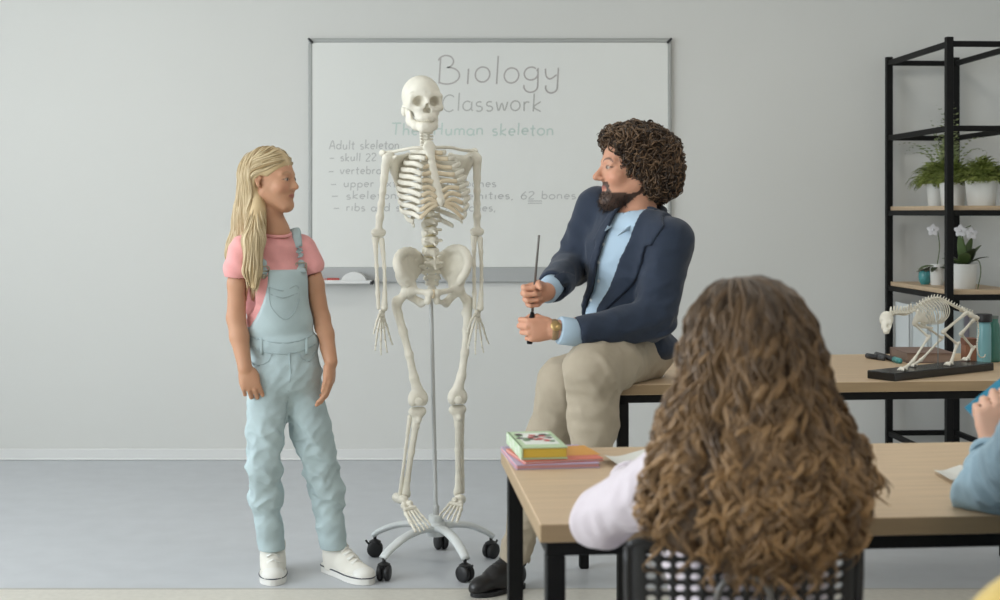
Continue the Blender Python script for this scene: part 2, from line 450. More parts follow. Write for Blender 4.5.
# handwriting: single-stroke letters, ribbons of ink
def arc(cx, cy, rx, ry, a0, a1, n=14): return [(cx+rx*math.cos(math.radians(a0+(a1-a0)*i/n)), cy+ry*math.sin(math.radians(a0+(a1-a0)*i/n))) for i in range(n+1)]
X_ = .52
G = {
 'B': (.72, [[(.06,0),(.06,.95)], arc(.22,.78,.22,.22,170,-80)+arc(.28,.28,.36,.3,80,-130)]),
 'i': (.2, [[(.1,0),(.1,.55)]]), 'l': (.2, [[(.1,0),(.1,1)]]),
 'o': (.5, [arc(.25,.27,.21,.27,80,440)]), 'a': (.5, [arc(.23,.27,.2,.26,50,390), [(.43,.5),(.43,.1),(.5,0)]]),
 'g': (.52, [arc(.25,.3,.2,.23,50,400), [(.44,.5),(.46,-.1)]+arc(.26,-.15,.2,.22,0,-190)]),
 'y': (.5, [[(.06,.52),(.1,.25),(.22,.15),(.4,.3)], [(.44,.55),(.44,-.1)]+arc(.27,-.15,.17,.2,0,-200)]),
 'C': (.62, [arc(.36,.46,.3,.46,50,310)]), 'c': (.42, [arc(.25,.27,.2,.27,50,310)]),
 's': (.4, [arc(.21,.4,.14,.13,50,250,8)+arc(.2,.14,.15,.14,80,-140,8)]),
 'w': (.6, [[(.04,.52),(.16,.02),(.3,.45),(.43,.02),(.56,.52)]]),
 'r': (.36, [[(.07,.52),(.09,0)], arc(.22,.34,.13,.17,170,50,6)]),
 'k': (.46, [[(.08,1),(.08,0)], [(.4,.55),(.1,.25),(.42,0)]]),
 'T': (.6, [[(.02,.96),(.58,.98)], [(.3,.97),(.28,0)]]), 'h': (.48, [[(.08,1),(.08,0)], [(.08,.3)]+arc(.24,.33,.15,.18,170,0,6)+[(.4,0)]]),
 'e': (.46, [[(.07,.28),(.4,.3)]+arc(.24,.28,.18,.26,10,310,12)]),
 'H': (.62, [[(.08,.98),(.08,0)], [(.52,1),(.52,0)], [(.08,.48),(.52,.5)]]),
 'u': (.5, [[(.08,.52),(.09,.15),(.2,0),(.34,.06),(.4,.2)], [(.4,.52),(.42,0)]]),
 'm': (.7, [[(.06,.52),(.06,0)], [(.06,.32)]+arc(.2,.36,.13,.16,170,0,6)+[(.34,0)], [(.34,.32)]+arc(.48,.36,.13,.16,170,0,6)+[(.62,0)]]),
 'n': (.48, [[(.07,.52),(.07,0)], [(.07,.3)]+arc(.23,.35,.15,.17,170,0,6)+[(.4,0)]]),
 't': (.36, [[(.17,.85),(.17,.08),(.28,0)], [(.02,.55),(.32,.57)]]), 'A': (.62, [[(.03,0),(.3,.97),(.56,0)], [(.13,.35),(.46,.36)]]),
 'd': (.52, [arc(.23,.27,.2,.26,50,400), [(.43,1),(.44,0)]]), 'p': (.5, [[(.08,.5),(.08,-.42)], arc(.26,.27,.19,.25,170,-170)]),
 'v': (.46, [[(.04,.52),(.22,0),(.42,.54)]]), 'x': (.44, [[(.04,.52),(.4,0)], [(.38,.54),(.04,0)]]), 'b': (.5, [[(.08,1),(.08,0)], arc(.26,.27,.19,.26,170,-170)]),
 '6': (.5, [[(.38,.95),(.16,.6),(.07,.3)]+arc(.26,.26,.19,.25,180,530)]), '2': (.5, [arc(.24,.72,.19,.22,170,-30,8)+[(.06,.02),(.46,.03)]]),
 '4': (.5, [[(.3,.95),(.06,.35),(.46,.35)], [(.36,.6),(.36,0)]]), '5': (.5, [[(.42,.95),(.12,.93),(.1,.55)]+arc(.24,.3,.2,.28,120,-140)]),
 '-': (.62, [[(.06,.3),(.5,.32)]]), ':': (.22, [[(.1,.4),(.12,.44)], [(.1,.08),(.12,.12)]]), ',': (.22, [[(.12,.06),(.05,-.15)]]), ' ': (.34, []), '_': (.0, []),
}
def ribbon(mb, pts, w):
    pts = spline(pts, max(3, len(pts)*3)) if len(pts) > 2 else np.array(pts, float)
    n = len(pts); V = []
    for i in range(n):
        t = pts[min(i+1,n-1)]-pts[max(i-1,0)]; t = t/max(np.linalg.norm(t), 1e-9); q = A(-t[1], t[0])*w/2
        for s in (1,-1): V.append((pts[i][0]+q[0]*s, YW-.0222-2e-6*len(mb.V), pts[i][1]+q[1]*s))
    mb.add(V, [(2*i,2*i+1,2*i+3,2*i+2) for i in range(n-1)])
def write(text, px0, px1, base, hgt, m, w, slant=.06, name='lettering', under=None):
    adv = sum(G[c][0]+.07 for c in text); sx = (px1-px0)/adv; x = px0; mb = MB(); rr = random.Random(text)
    for c in text:
        if c == ' ' and mb.V: mb.build(name, m, wb, smooth=False); mb = MB()
        g = G[c]; dy = rr.uniform(-.04,.04); u0 = x
        for st in g[1]:
            pts = []
            for (u, v) in st:
                q = W(x+u*sx+slant*v*hgt, base-(v+dy)*hgt, .0224); pts.append((q[0], q[2]))
            ribbon(mb, pts, w)
        x += (g[0]+.07)*sx
    if mb.V: mb.build(name, m, wb, smooth=False)
    if under:
        mb = MB()
        for k in (2,4.2): ribbon(mb, [tuple(W(a, base+k, .0224)[[0,2]]) for a in under], w)
        mb.build(name, m, wb, smooth=False)
I1 = mat('marker_ink_grey', (176,172,169), .6); I2 = mat('marker_ink_soft', (180,180,176), .6); I3 = mat('marker_ink_green', (192,206,199), .6); I4 = mat('marker_ink_faint', (180,180,178), .6)
write('Biology', 437, 562, 83, 28, I1, .0075)
write('Classwork', 441, 543, 111, 18, I2, .0065)
write('The  Human skeleton', 391, 555, 135, 12, I3, .0075)
write('Adult skeleton:', 329, 403, 149, 9, I4, .005)
write('- skull 22 bones', 329, 408, 161, 8, I4, .0048)
write('- vertebral column 26', 328, 440, 174, 8, I4, .0048)
write('- upper extremities 64 bones', 330, 497, 187, 8, I4, .0048)
write('- skeleton lower extremities, 62 bones', 331, 577, 199, 8, I4, .0048, under=(528,542))
write('- ribs and sternum 25 bones,', 333, 497, 211, 8, I4, .0048)

# ================================================================ tables
def table(name, corner, ang, length, depth, label, leg=.032):
    t = thing(name, label, 'table', (corner[0],corner[1],0), 'school tables', ang)
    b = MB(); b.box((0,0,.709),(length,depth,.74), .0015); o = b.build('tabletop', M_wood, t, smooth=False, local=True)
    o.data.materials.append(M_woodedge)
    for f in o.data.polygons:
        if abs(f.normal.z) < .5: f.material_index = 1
    b = MB(); i = .012
    for lo, hi in (((i,i),(length-i,i+.03)),((i,depth-i-.03),(length-i,depth-i)),((i,i+.03),(i+.03,depth-i-.03)),((length-i-.03,i+.03),(length-i,depth-i-.03))):
        b.box((*lo,.684),(*hi,.709), .0015)
    b.build('frame', M_black, t, smooth=40, local=True)
    for x in (i, length-i-leg):
        for y in (i, depth-i-leg):
            b = MB(); b.box((x,y,.003),(x+leg,y+leg,.684), .002); b.box((x+.003,y+.003,0),(x+leg-.003,y+leg-.003,.003)); b.build('leg', M_black, t, smooth=40, local=True)
    c, s_ = math.cos(ang), math.sin(ang)
    t_box = bx(A(corner[0],corner[1],.7245)+A(c,s_,0)*length/2+A(-s_,c,0)*depth/2, (length/2,depth/2,.0162), .0, np.array([[c,s_,0],[-s_,c,0],[0,0,1]]))
    return t, t_box
A5 = math.radians(5)
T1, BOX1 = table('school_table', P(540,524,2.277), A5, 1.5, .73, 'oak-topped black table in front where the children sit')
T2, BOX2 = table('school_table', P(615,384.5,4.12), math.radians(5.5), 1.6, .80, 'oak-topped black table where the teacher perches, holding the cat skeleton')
def on_table(px, py, z=.74): return P(px, py, FPX*(CZ-z)/(py-213))
# ================================================================ human skeleton on its rolling stand
SO = A(-.245, 4.945); SA = math.radians(25); sca, ssa = math.cos(SA), math.sin(SA)
def SK(px, py, v):
    k = (px-500)/FPX
    u = (k*(SO[1]-v*sca)-SO[0]-v*ssa)/(sca-k*ssa)
    Y = SO[1]+u*ssa-v*sca
    return P(px, py, Y)
def SL(u, v, z): return A(SO[0]+u*sca+v*ssa, SO[1]+u*ssa-v*sca, z)
SF = A(ssa, -sca, 0); SLAT = A(sca, ssa, 0); UP = A(0,0,1)
M_bone = mat('bone_ivory', (230,225,211), .5, noise=.05, nscale=30, spec=.4)
M_bone2 = mat('bone_cartilage', (220,204,176), .55, noise=.05, nscale=40)
M_tooth = mat('tooth_enamel', (236,230,212), .35)
M_disc = mat('disc_yellow', (206,192,150), .6)
sk = thing('human_skeleton_model', 'life-size ivory human skeleton model on a five-legged rolling stand', 'skeleton', (SO[0],SO[1],0))
def bone(name, prims, k=.008, res=.003, subs=(), m=None, ks=.004, parent=None):
    return sdf_obj(name, prims, k, res, m or M_bone, parent or sk, subs=subs, ks=ks)
# --- skull (its own frame)
hf = frame(A(math.sin(math.radians(17)), -math.cos(math.radians(17)), -.03)); hc = SK(421.8, 97.5, .01)
def H(u, v, z): return hc+hf.T@A(u,v,z*.94 if z < 0 else z)
pr = [ell(H(0,-.015,.008), (.067,.09,.071), hf), ell(H(0,.034,.006), (.057,.05,.056), hf), ell(H(0,-.05,-.03), (.055,.05,.04), hf),
      ell(H(0,.054,-.052), (.036,.032,.038), hf), rc(H(0,.05,-.03), H(0,-.02,-.05), .032, .03)]
for s in (-1,1):
    pr += [rc(H(s*.010,.078,.004), H(s*.048,.063,.004), .009), rc(H(s*.052,.058,.0), H(s*.054,.054,-.034), .0072),
           rc(H(s*.024,.07,-.046), H(s*.055,.05,-.042), .010, .010), rc(H(s*.056,.046,-.04), H(s*.067,.0,-.034), .005),
           rc(H(s*.03,.055,-.055), H(s*.018,.074,-.078), .012), ell(H(s*.058,-.02,-.05), (.012,.016,.02), hf)]
pr += [rc(H(0,.08,-.006), H(0,.092,-.024), .007, .0055)] + chain([H(.026*math.sin(t), .052+.03*math.cos(t), -.078) for t in np.linspace(-1.5,1.5,7)], .010)
su = [ell(H(s*.0285,.09,-.018), (.0195,.05,.0185), hf) for s in (-1,1)] + [rc(H(0,.1,-.032), H(0,.08,-.032), .005), rc(H(-.0055,.11,-.052), H(-.0055,.07,-.052), .0085), rc(H(.0055,.11,-.052), H(.0055,.07,-.052), .0085), rc(H(0,.115,-.04), H(0,.076,-.04), .0065),
      ell(H(.077,.03,-.012), (.016,.03,.03), hf), ell(H(-.077,.03,-.012), (.016,.03,.03), hf)]
skull = bone('skull', pr, .012, .002, su)
b = MB()
for t in np.linspace(-1.35,1.35,12): b.ball(H(.0265*math.sin(t), .055+.0335*math.cos(t), -.089), (.0038,.0038,.0062), 8, 6)
b.build('upper_teeth', M_tooth, skull)
pr = []
for s in (-1,1):
    pr += [rc(H(s*.044,.006,-.088), H(s*.031,.044,-.107), .014, .0155), rc(H(s*.031,.044,-.107), H(s*.010,.07,-.116), .0155, .0165),
           rc(H(s*.046,.004,-.09), H(s*.055,-.004,-.045), .018, .012, flat=(hf[0],.5)), rc(H(s*.045,.016,-.075), H(s*.049,.022,-.05), .014, .008, flat=(hf[0],.5))]
pr += [rc(H(-.012,.071,-.118), H(.012,.071,-.118), .0145)] + chain([H(.024*math.sin(t), .048+.03*math.cos(t), -.107) for t in np.linspace(-1.5,1.5,7)], .008)
jaw = bone('mandible', pr, .01, .002)
b = MB()
for t in np.linspace(-1.35,1.35,12): b.ball(H(.0245*math.sin(t), .052+.0315*math.cos(t), -.0985), (.0036,.0036,.0055), 8, 6)
b.build('lower_teeth', M_tooth, jaw)
# --- spine
ctrl = np.array([SK(424.5,127,-.012), SK(425,144,-.03), SK(426,160,-.055), SK(428,182,-.085), SK(429,205,-.07), SK(429.5,224,-.04), SK(430,243,-.02), SK(431,264,-.035)])
sp = spline(ctrl, 200); L_ = np.concatenate([[0], np.cumsum(np.linalg.norm(np.diff(sp, axis=0), axis=1))]); 
hts = [.0102]*7+[.0185+.0004*i for i in range(12)]+[.029,.03,.031,.031,.03]; hts = np.array(hts)*L_[-1]/sum(hts)
def vert_mesh(r, h, ls, lt):
    pr = [rc((0,0,-h*.2), (0,0,h*.2), r*.93), rc((0,-r,0), (0,-r-ls,-h*.55), .0055, .004), rc((-lt,-r*1.1,0), (lt,-r*1.1,0), .0055, .005), ell((0,-r*1.15,0), (.013,.009,.011))]
    pr = [bx((0,0,0), (r,r*.82,h*.45), min(r*.7,h*.28))]+pr[1:]
    f = Field.around(pr, .0022, .012); f.add(pr, .006)
    V, Q = f.nets(); return mesh_from('vertebra', V, quads=Q)
vm = {'c': vert_mesh(.017,.015,.014,.022), 't': vert_mesh(.0155,.021,.03,.03), 'l': vert_mesh(.0262,.03,.024,.031)}
pos = 0; TH = []
disc = MB()
for i, h in enumerate(hts):
    s = pos+h/2; j = min(np.searchsorted(L_, s), 198); c = sp[j]; t = nrm(sp[min(j+3,199)]-sp[max(j-3,0)]); z = -t
    fr = np.array([SLAT, nrm(np.cross(z, SLAT)), z])
    ty = 'c' if i < 7 else 't' if i < 19 else 'l'; nom = {'c':.015,'t':.021,'l':.03}[ty]
    M = Matrix([[*(fr.T[k]), c[k]] for k in range(3)]+[[0,0,0,1]])
    o = link('vertebra', vm[ty], None if len(vm[ty].materials) else M_bone)
    o.parent = sk; o.matrix_parent_inverse = Matrix.Translation((-SO[0],-SO[1],0))
    o.location = M.to_translation(); o.rotation_euler = M.to_euler(); g = h/nom; o.scale = (.85+.15*g, .85+.15*g, g*1.02)
    if 7 <= i < 19: TH.append((c, fr))
    if i >= 17 and i < 23:
        e = sp[min(np.searchsorted(L_, pos+h), 199)]; disc = MB(); disc.lathe([(.004,-.004),(.0195,-.0032),(.0205,0),(.0195,.0032),(.004,.004)], e, 16, axis=z); disc.build('disc', M_disc, o)
    pos += h
# --- sternum, ribs with their cartilage
stern = spline(np.array([SK(429,146,.072), SK(432,163,.092), SK(436,181,.108), SK(440,198,.118), SK(441.5,206,.118)]), 40)
pr = [rc(stern[0], stern[8], .021, .014, flat=(SF,.42)), rc(stern[8], stern[11], .0125, .0125, flat=(SF,.45)), rc(stern[11], stern[32], .0145, .0165, flat=(SF,.42)), rc(stern[32], stern[39], .008, .005)]
pr += [rc(stern[1]-SLAT*.012, stern[1]+SLAT*.012, .0125, flat=(SF,.55))]
bone('sternum', pr, .006, .0025)
wI = [.052,.078,.098,.111,.119,.124,.127,.127,.124,.117,.1,.075]
for i in range(12):
    c, fr = TH[i]; 
    off = c-A(SO[0],SO[1],0); cu = off@SLAT; cv = off@SF; cz = c[2]; w = wI[i]
    dr = .003+.0017*i
    for s in (-1,1):
        uc = cu*.6
        pts = [(cu+s*.02, cv-.016, cz+.004), (cu+s*.045, cv-.03, cz+.001), (uc+s*w*.8, cv-.012 if i > 1 else cv, cz-dr*.6), (uc+s*w, .0 if i < 9 else cv+.055, cz-dr*1.5)]
        if i < 10:
            tt = min(2+i*4.6, 33); se = stern[int(tt)]; so = se-A(SO[0],SO[1],0); su_, sv_, sz_ = so@SLAT, so@SF, so[2]
            ez = cz-dr*2.2-(.012 if i > 1 else .004)
            pts += [(uc*.5+su_*.3+s*w*.86, .055+.02*(i > 0), cz-dr*2.0), (su_*.5+s*(w*.55+.004*max(0,i-5)), .092+.004*min(i,5)-.012*(i < 1), ez)]
            R = spline([SL(*p) for p in pts], 26)
            cart = spline([SL(*pts[-1]), SL(su_*.8+s*(w*.3+.003*max(0,i-5)), sv_-.002, ez+(.002 if i < 6 else .012)+.3*(sz_-ez)*(i > 5)), se+SLAT*s*.013+UP*(-.003*max(0,i-6))], 14)
        else:
            pts += [(uc+s*w*.93, cv+.1 if i == 10 else cv+.085, cz-dr*2.1)] if i == 10 else []
            R = spline([SL(*p) for p in pts], 22); cart = None
        b = MB(); n = len(R); cen = SL(cu*.5, .0, 0)
        ax = [nrm((R[k]-A(cen[0],cen[1],R[k][2]))) for k in range(n)]
        b.tube(R, [.0065+.0022*min(1,k/6) if k < n-1 else .007 for k in range(n)], 8, flat=(np.array(ax), .45))
        o = b.build('rib', M_bone, sk)
        if cart is not None:
            b = MB(); ax = [nrm(q-A(cen[0],cen[1],q[2])) for q in cart]
            b.tube(cart, .0075, 8, flat=(np.array(ax), .5)); b.build('costal_cartilage', M_bone2, o)
# --- shoulder girdle
for s, acr, med, gl, inf, sup in ((-1, SK(383,153,-.035), SK(425,147.5,.062), SK(390,160,-.03), SK(399,192,-.095), SK(408,155,-.085)),
                                  (1, SK(475,151,-.035), SK(434,147.5,.062), SK(470,160,-.03), SK(459,192,-.095), SK(450,155,-.085))):
    mid = (acr*.35+med*.65)+A(0,0,.004); 
    b = MB(); C = spline([med, mid+SF*.012, acr*.7+med*.3-SF*.006, acr], 20); b.tube(C, [.0085]+[.0062]*6+[.0058]*8+[.0068]*5, 10); b.build('clavicle', M_bone, sk)
    pr = []
    for t in np.linspace(0,1,6): e = sup*(1-t)+inf*t; pr.append(rc(gl*.8+e*.2, e, .011, .006))
    pr += chain([sup, sup*.5+inf*.5-SF*.004, inf], .005) + [rc(sup*.7+inf*.3-SF*.012, acr-SF*.004, .006, .008), rc(acr-SF*.008, acr+SF*.012, .009, .006), ell(gl, .013), rc(gl, gl+SF*.03-SLAT*s*.012+UP*.012, .008, .006)]
    bone('scapula', pr, .016, .003)
def longbone(name, a, b_, r0, rs, r1, extra=(), k=.012, bow=(0,0,0)):
    a = np.asarray(a); b_ = np.asarray(b_); bow = A(*bow); n = 6; pts = [a+(b_-a)*t+bow*math.sin(math.pi*t) for t in np.linspace(0,1,n)]
    rr = [r0, rs*1.15, rs, rs, rs*1.2, r1]
    return bone(name, chain(pts, rr)+list(extra), k, .003)
def phal(mb, a, b_, r):
    a = np.asarray(a); b_ = np.asarray(b_); mb.tube([a, a+(b_-a)*.12, a+(b_-a)*.5, a+(b_-a)*.88, b_], [r*.7,r*1.1,r*.68,r*1.0,r*.6], 7)
# --- arms
for s, sh, el, wr, hand in ((-1, SK(387,158,-.03), SK(378.5,235,-.03), SK(382,308,.03), [(375,326,.09),(378,329,.06),(381,330,.045),(384,329,.03),(387,327,.02)]),
                            (1, SK(475.5,158,-.03), SK(477,234,-.03), SK(478,308,.03), [(469,325,.09),(472,329,.065),(476,330,.045),(480,330,.03),(483,327,.02)])):
    hd = sh-SLAT*s*.008+UP*.002
    sh_ = sh+SLAT*s*.006
    longbone('humerus', sh_-UP*.03, el+UP*.02, .016, .0105, .012, [ell(hd, .0225), ell(sh_+UP*-.006+SF*.008, (.015,.015,.02)), rc(el-SLAT*.013+UP*.004, el+SLAT*.013+UP*.004, .0115, .011), rc(el-SLAT*.019+UP*.012, el+SLAT*.019+UP*.012, .007)])
    e0 = el-UP*.012; 
    longbone('ulna', e0-SLAT*.010-SF*.006, wr-SLAT*.012-SF*.004, .0125, .0062, .0065, [rc(el-SF*.016+UP*.008, e0-SF*.01, .010, .011)], .008)
    longbone('radius', e0+SLAT*.011+SF*.002-UP*.006, wr+SLAT*.007+SF*.004, .0105, .0062, .0125, (), .008, bow=SLAT*.006)
    pr = []
    cdir = nrm(SK(*hand[2])-wr); side = nrm(SK(*hand[4])-SK(*hand[0]))
    for i in range(4): pr += [ell(wr+cdir*.014+side*(i-1.5)*.0085, (.0062,.0062,.0075)), ell(wr+cdir*.027+side*(i-1.5)*.009, (.0062,.006,.0075))]
    hnd = bone('carpal_bones', pr, .003, .002)
    for i, (hx, hy, hv) in enumerate(hand):
        kn = SK(hx,hy,hv); base = wr+cdir*.033+side*(i-2)*.008
        if i == 0: base = wr+cdir*.022-side*.018; kn = base+(kn-base)*.72
        b = MB(); phal(b, base, kn, .0052); d = nrm(nrm(kn-base)+A(0,0,-.6)); f = b.build('finger', M_bone, hnd)
        seg = [.028,.02] if i == 0 else [[.037,.024,.017],[.041,.027,.018],[.038,.026,.018],[.031,.02,.016]][i-1]
        curl = SF*.16-side*.03*(i-2); p = kn; b = MB()
        for q, l in enumerate(seg):
            d = nrm(d+curl*(q*.6)+side*(i-2)*.05); phal(b, p, p+d*l, .0045-.0005*q); p = p+d*(l+.001)
        b.build('finger', M_bone2 if False else M_bone, hnd)
# --- pelvis
hipL, hipR = SK(409,290,.01), SK(457,289,.01)
pr = []; 
for s, hip, crest, top in ((-1, hipL, [(408,283,.05),(400,272,.065),(397,262,.05),(401,253,.02),(411,251,-.02),(420,258,-.055),(424,268,-.075)], None),
                      (1, hipR, [(459,282,.05),(466,271,.065),(468,259,.05),(463,250,.02),(452,249,-.02),(442,257,-.055),(438,268,-.075)], None)):
    cp = [SK(*c) for c in crest]; cp = list(spline(cp, 15)); si = cp[-1]; root = hip+UP*.012-SF*.005
    hp = []
    for e in cp:
        m_ = (root+e)/2-SF*.012*1.0-SLAT*s*-.006
        hp += [rc(root, m_, .012, .0075), rc(m_, e, .0075, .007)]
    hp += chain(cp, .0085)
    pub = SK(433-s*-1.5,293,.07)+SLAT*s*.006; isc = SK(421 if s < 0 else 446,303,-.01)
    hp += [ell(hip, .026), rc(hip+SF*.012, pub, .0105, .0095), rc(pub, pub-UP*.03+SLAT*s*.006-SF*.008, .0095, .0075), rc(pub-UP*.03+SLAT*s*.006-SF*.008, isc, .0075, .011), rc(isc, hip-UP*.016-SF*.022, .0125, .016)]
    bone('hip_bone', hp, .018, .003, [ell(hip+SLAT*s*.02, .022)])
pr = []
for t, (x, y, v, w) in enumerate([(431,266,-.045,.045),(431.5,272,-.062,.04),(432,278,-.075,.032),(432,284,-.08,.024),(432,290,-.072,.015),(432,296,-.055,.007)]):
    c = SK(x,y,v); pr += [ell(c, (w*1.1,.014,.014), np.array([SLAT,SF,UP]))]
sf = Field.around(pr, .003, .02); sf.add(pr, .012)
for k_ in range(4):
    for s in (-1,1): sf.sub(rc(SK(431.5+s*4.2,268+6*k_,.0)-SF*.0, SK(431.5+s*4.2,268+6*k_,-.12), .003), .003)
sf.build('sacrum', M_bone, sk)
b = MB(); pb = SK(433.3,294,.075); b.ball(pb, (.008,.008,.017), 10, 8); b.build('pubic_disc', M_bone2, sk)
# --- legs
for s, hip, tro, kn, tk, an, ft in ((-1, hipL, SK(395.5,303,-.005), SK(418,400,.04), SK(417.3,411.5,.035), SK(405.5,492,-.01), ((403,499),(412,514),(425,531))),
                                (1, hipR, SK(469,302,-.005), SK(457.5,398.5,.04), SK(457.5,409.5,.035), SK(458.5,490,-.01), ((459.5,498),(455,509),(445.5,523)))):
    head = hip+SLAT*s*.004
    KF = nrm(SF*.35+A(s*-.0,-1,0)*.65); KL = np.cross(KF,UP)*-1
    sh0 = tro+UP*-.02-SLAT*s*.004
    pts = [sh0, sh0*.75+kn*.25+SF*.012, sh0*.5+kn*.5+SF*.018, sh0*.25+kn*.75+SF*.012, kn+UP*.03]
    pr = chain(pts, [.0165,.0135,.0128,.0145,.021])+[ell(head, .0228), rc(head, tro+UP*.002-SLAT*s*.008, .0135, .0165), ell(tro+UP*.004, (.012,.015,.018)), ell(sh0-UP*.02-SLAT*s*.012-SF*.006, .011)]
    pr += [ell(kn-SLAT*.018, (.0185,.026,.022)), ell(kn+SLAT*.018, (.0185,.026,.022)), rc(kn-SLAT*.014+UP*.014, kn+SLAT*.014+UP*.014, .018)]
    bone('femur', pr, .014, .003)
    b_ = MB(); pr = [ell(kn+KF*.026+UP*-.002, (.0165,.008,.016), np.array([KL,KF,UP]))]; bone('patella', pr, .004, .0025)
    pr = [rc(tk-SLAT*.017, tk+SLAT*.017, .0165), rc(tk-UP*.01, tk*.82+an*.18+SF*.004, .0205, .0125)]+chain([tk*.82+an*.18+SF*.004, tk*.5+an*.5, an*.85+tk*.15, an], [.0125,.0108,.0105,.0155])+[ell(an-SLAT*s*.012-UP*.010, (.007,.01,.012)), ell(tk+SF*.016-UP*.028, .010)]
    bone('tibia', pr, .010, .003)
    fa = tk+SLAT*s*.024-UP*.02-SF*.012; fb = an+SLAT*s*.019-UP*.010-SF*.006
    longbone('fibula', fa, fb, .009, .0055, .0075, k=.006)
    a0, mid, toe = SK(*ft[0],.0), SK(*ft[1],.06), SK(*ft[2],.145)
    d = nrm(toe-a0); side = nrm(np.cross(d, nrm(np.cross(SLAT, d))))
    if side@SLAT < 0: side = -side
    upn = nrm(np.cross(side, d)); 
    if upn[2] < 0: upn = -upn
    pr = [ell(a0+d*.002, (.019,.02,.015)), rc(a0-upn*.012-d*.012, a0-upn*.026-d*.04, .0155, .017), ell(a0+d*.032-side*s*.010+upn*.004, .012), ell(a0+d*.030+side*s*.011-upn*.004, .012)]
    for i in range(4): pr.append(ell(a0+d*.052+side*(i-1.5)*.0125, .0085))
    foot = bone('tarsal_bones', pr, .006, .0028)
    for i in range(5):
        q = (i-2)*-s   # big toe toward the body's middle
        l = [.06,.067,.064,.059,.055][i]; b0 = a0+d*.062+side*q*.0115-upn*abs(q)*.001
        if i == 4: b0 = b0-d*.008
        dd = nrm(d+side*q*.055); e = b0+dd*l
        b = MB(); phal(b, b0, e, .0078 if i == 0 else .0055); o = b.build('toe', M_bone, foot); p = e; b = MB()
        dd2 = nrm(dd+upn*.15)
        for l2, r in (((.026,.0065),(.018,.006)) if i == 0 else ((.02,.0045),(.011,.004),(.008,.0038))):
            phal(b, p, p+dd2*l2, r); p = p+dd2*(l2+.001); dd2 = nrm(dd2-upn*.25)
        b.build('toe', M_bone, foot)
# --- stand
hub = SK(436,522,-.0); hub[2] = .15
b = MB(); b.lathe([(.0,-.055),(.03,-.05),(.037,-.035),(.037,-.008),(.03,-.002),(.027,0),(.026,.022),(.022,.026),(.0,.026)], hub, 24)
stand = b.build('stand', mat('stand_white_enamel', (214,218,218), .35), sk, smooth=50)
b = MB(); b.tube([hub+UP*.02, SK(430.8,296,-.02)+UP*.02], .0075, 14); b.lathe([(.012,0),(.012,.03),(.009,.035)], hub+UP*.024, 16)
b.build('pole', mat('pole_steel', (196,198,198), .35, metal=.3), stand, smooth=50)
Mw = mat('stand_white_enamel'); M_rub = mat('black_rubber', (26,26,28), .5)
for (px, py) in ((375,556.5),(384,580.5),(465,581.5),(491,558),(441,549)):
    Yc = FPX*CZ/(py-213); c = P(px,py,Yc); c[2] = 0; dv = c-A(hub[0],hub[1],0); d = nrm(dv); L0 = np.linalg.norm(dv)
    pts = [A(hub[0],hub[1],.128)+d*.02, A(hub[0],hub[1],.135)+d*L0*.3, A(hub[0],hub[1],.125)+d*L0*.62, A(hub[0],hub[1],.098)+d*(L0*.9), A(hub[0],hub[1],.078)+d*(L0+.006)]
    C = spline(pts, 20); sd = np.cross(d, UP)
    b = MB(); b.tube(C, [.022-.006*k/19 for k in range(20)], 12, flat=(UP, .62)); b.build('stand_leg', Mw, stand)
    b = MB(); sd2 = nrm(sd+d*.5)
    for w in (-1,1):
        b.lathe([(.004,-.009),(.024,-.009),(.0285,-.005),(.0285,.005),(.024,.009),(.004,.009)], c+UP*.0286+sd2*w*.0125, 20, axis=sd2)
    b.lathe([(.008,-.01),(.02,-.004),(.022,.004),(.008,.012)], c+UP*.052, 14); b.tube([c+UP*.05, c+UP*.085], .006, 10)
    b.tube([c+UP*.045-np.cross(sd2,UP)*.022, c+UP*.06-np.cross(sd2,UP)*.034], .004, 6)
    b.build('caster', M_rub, stand, smooth=50)
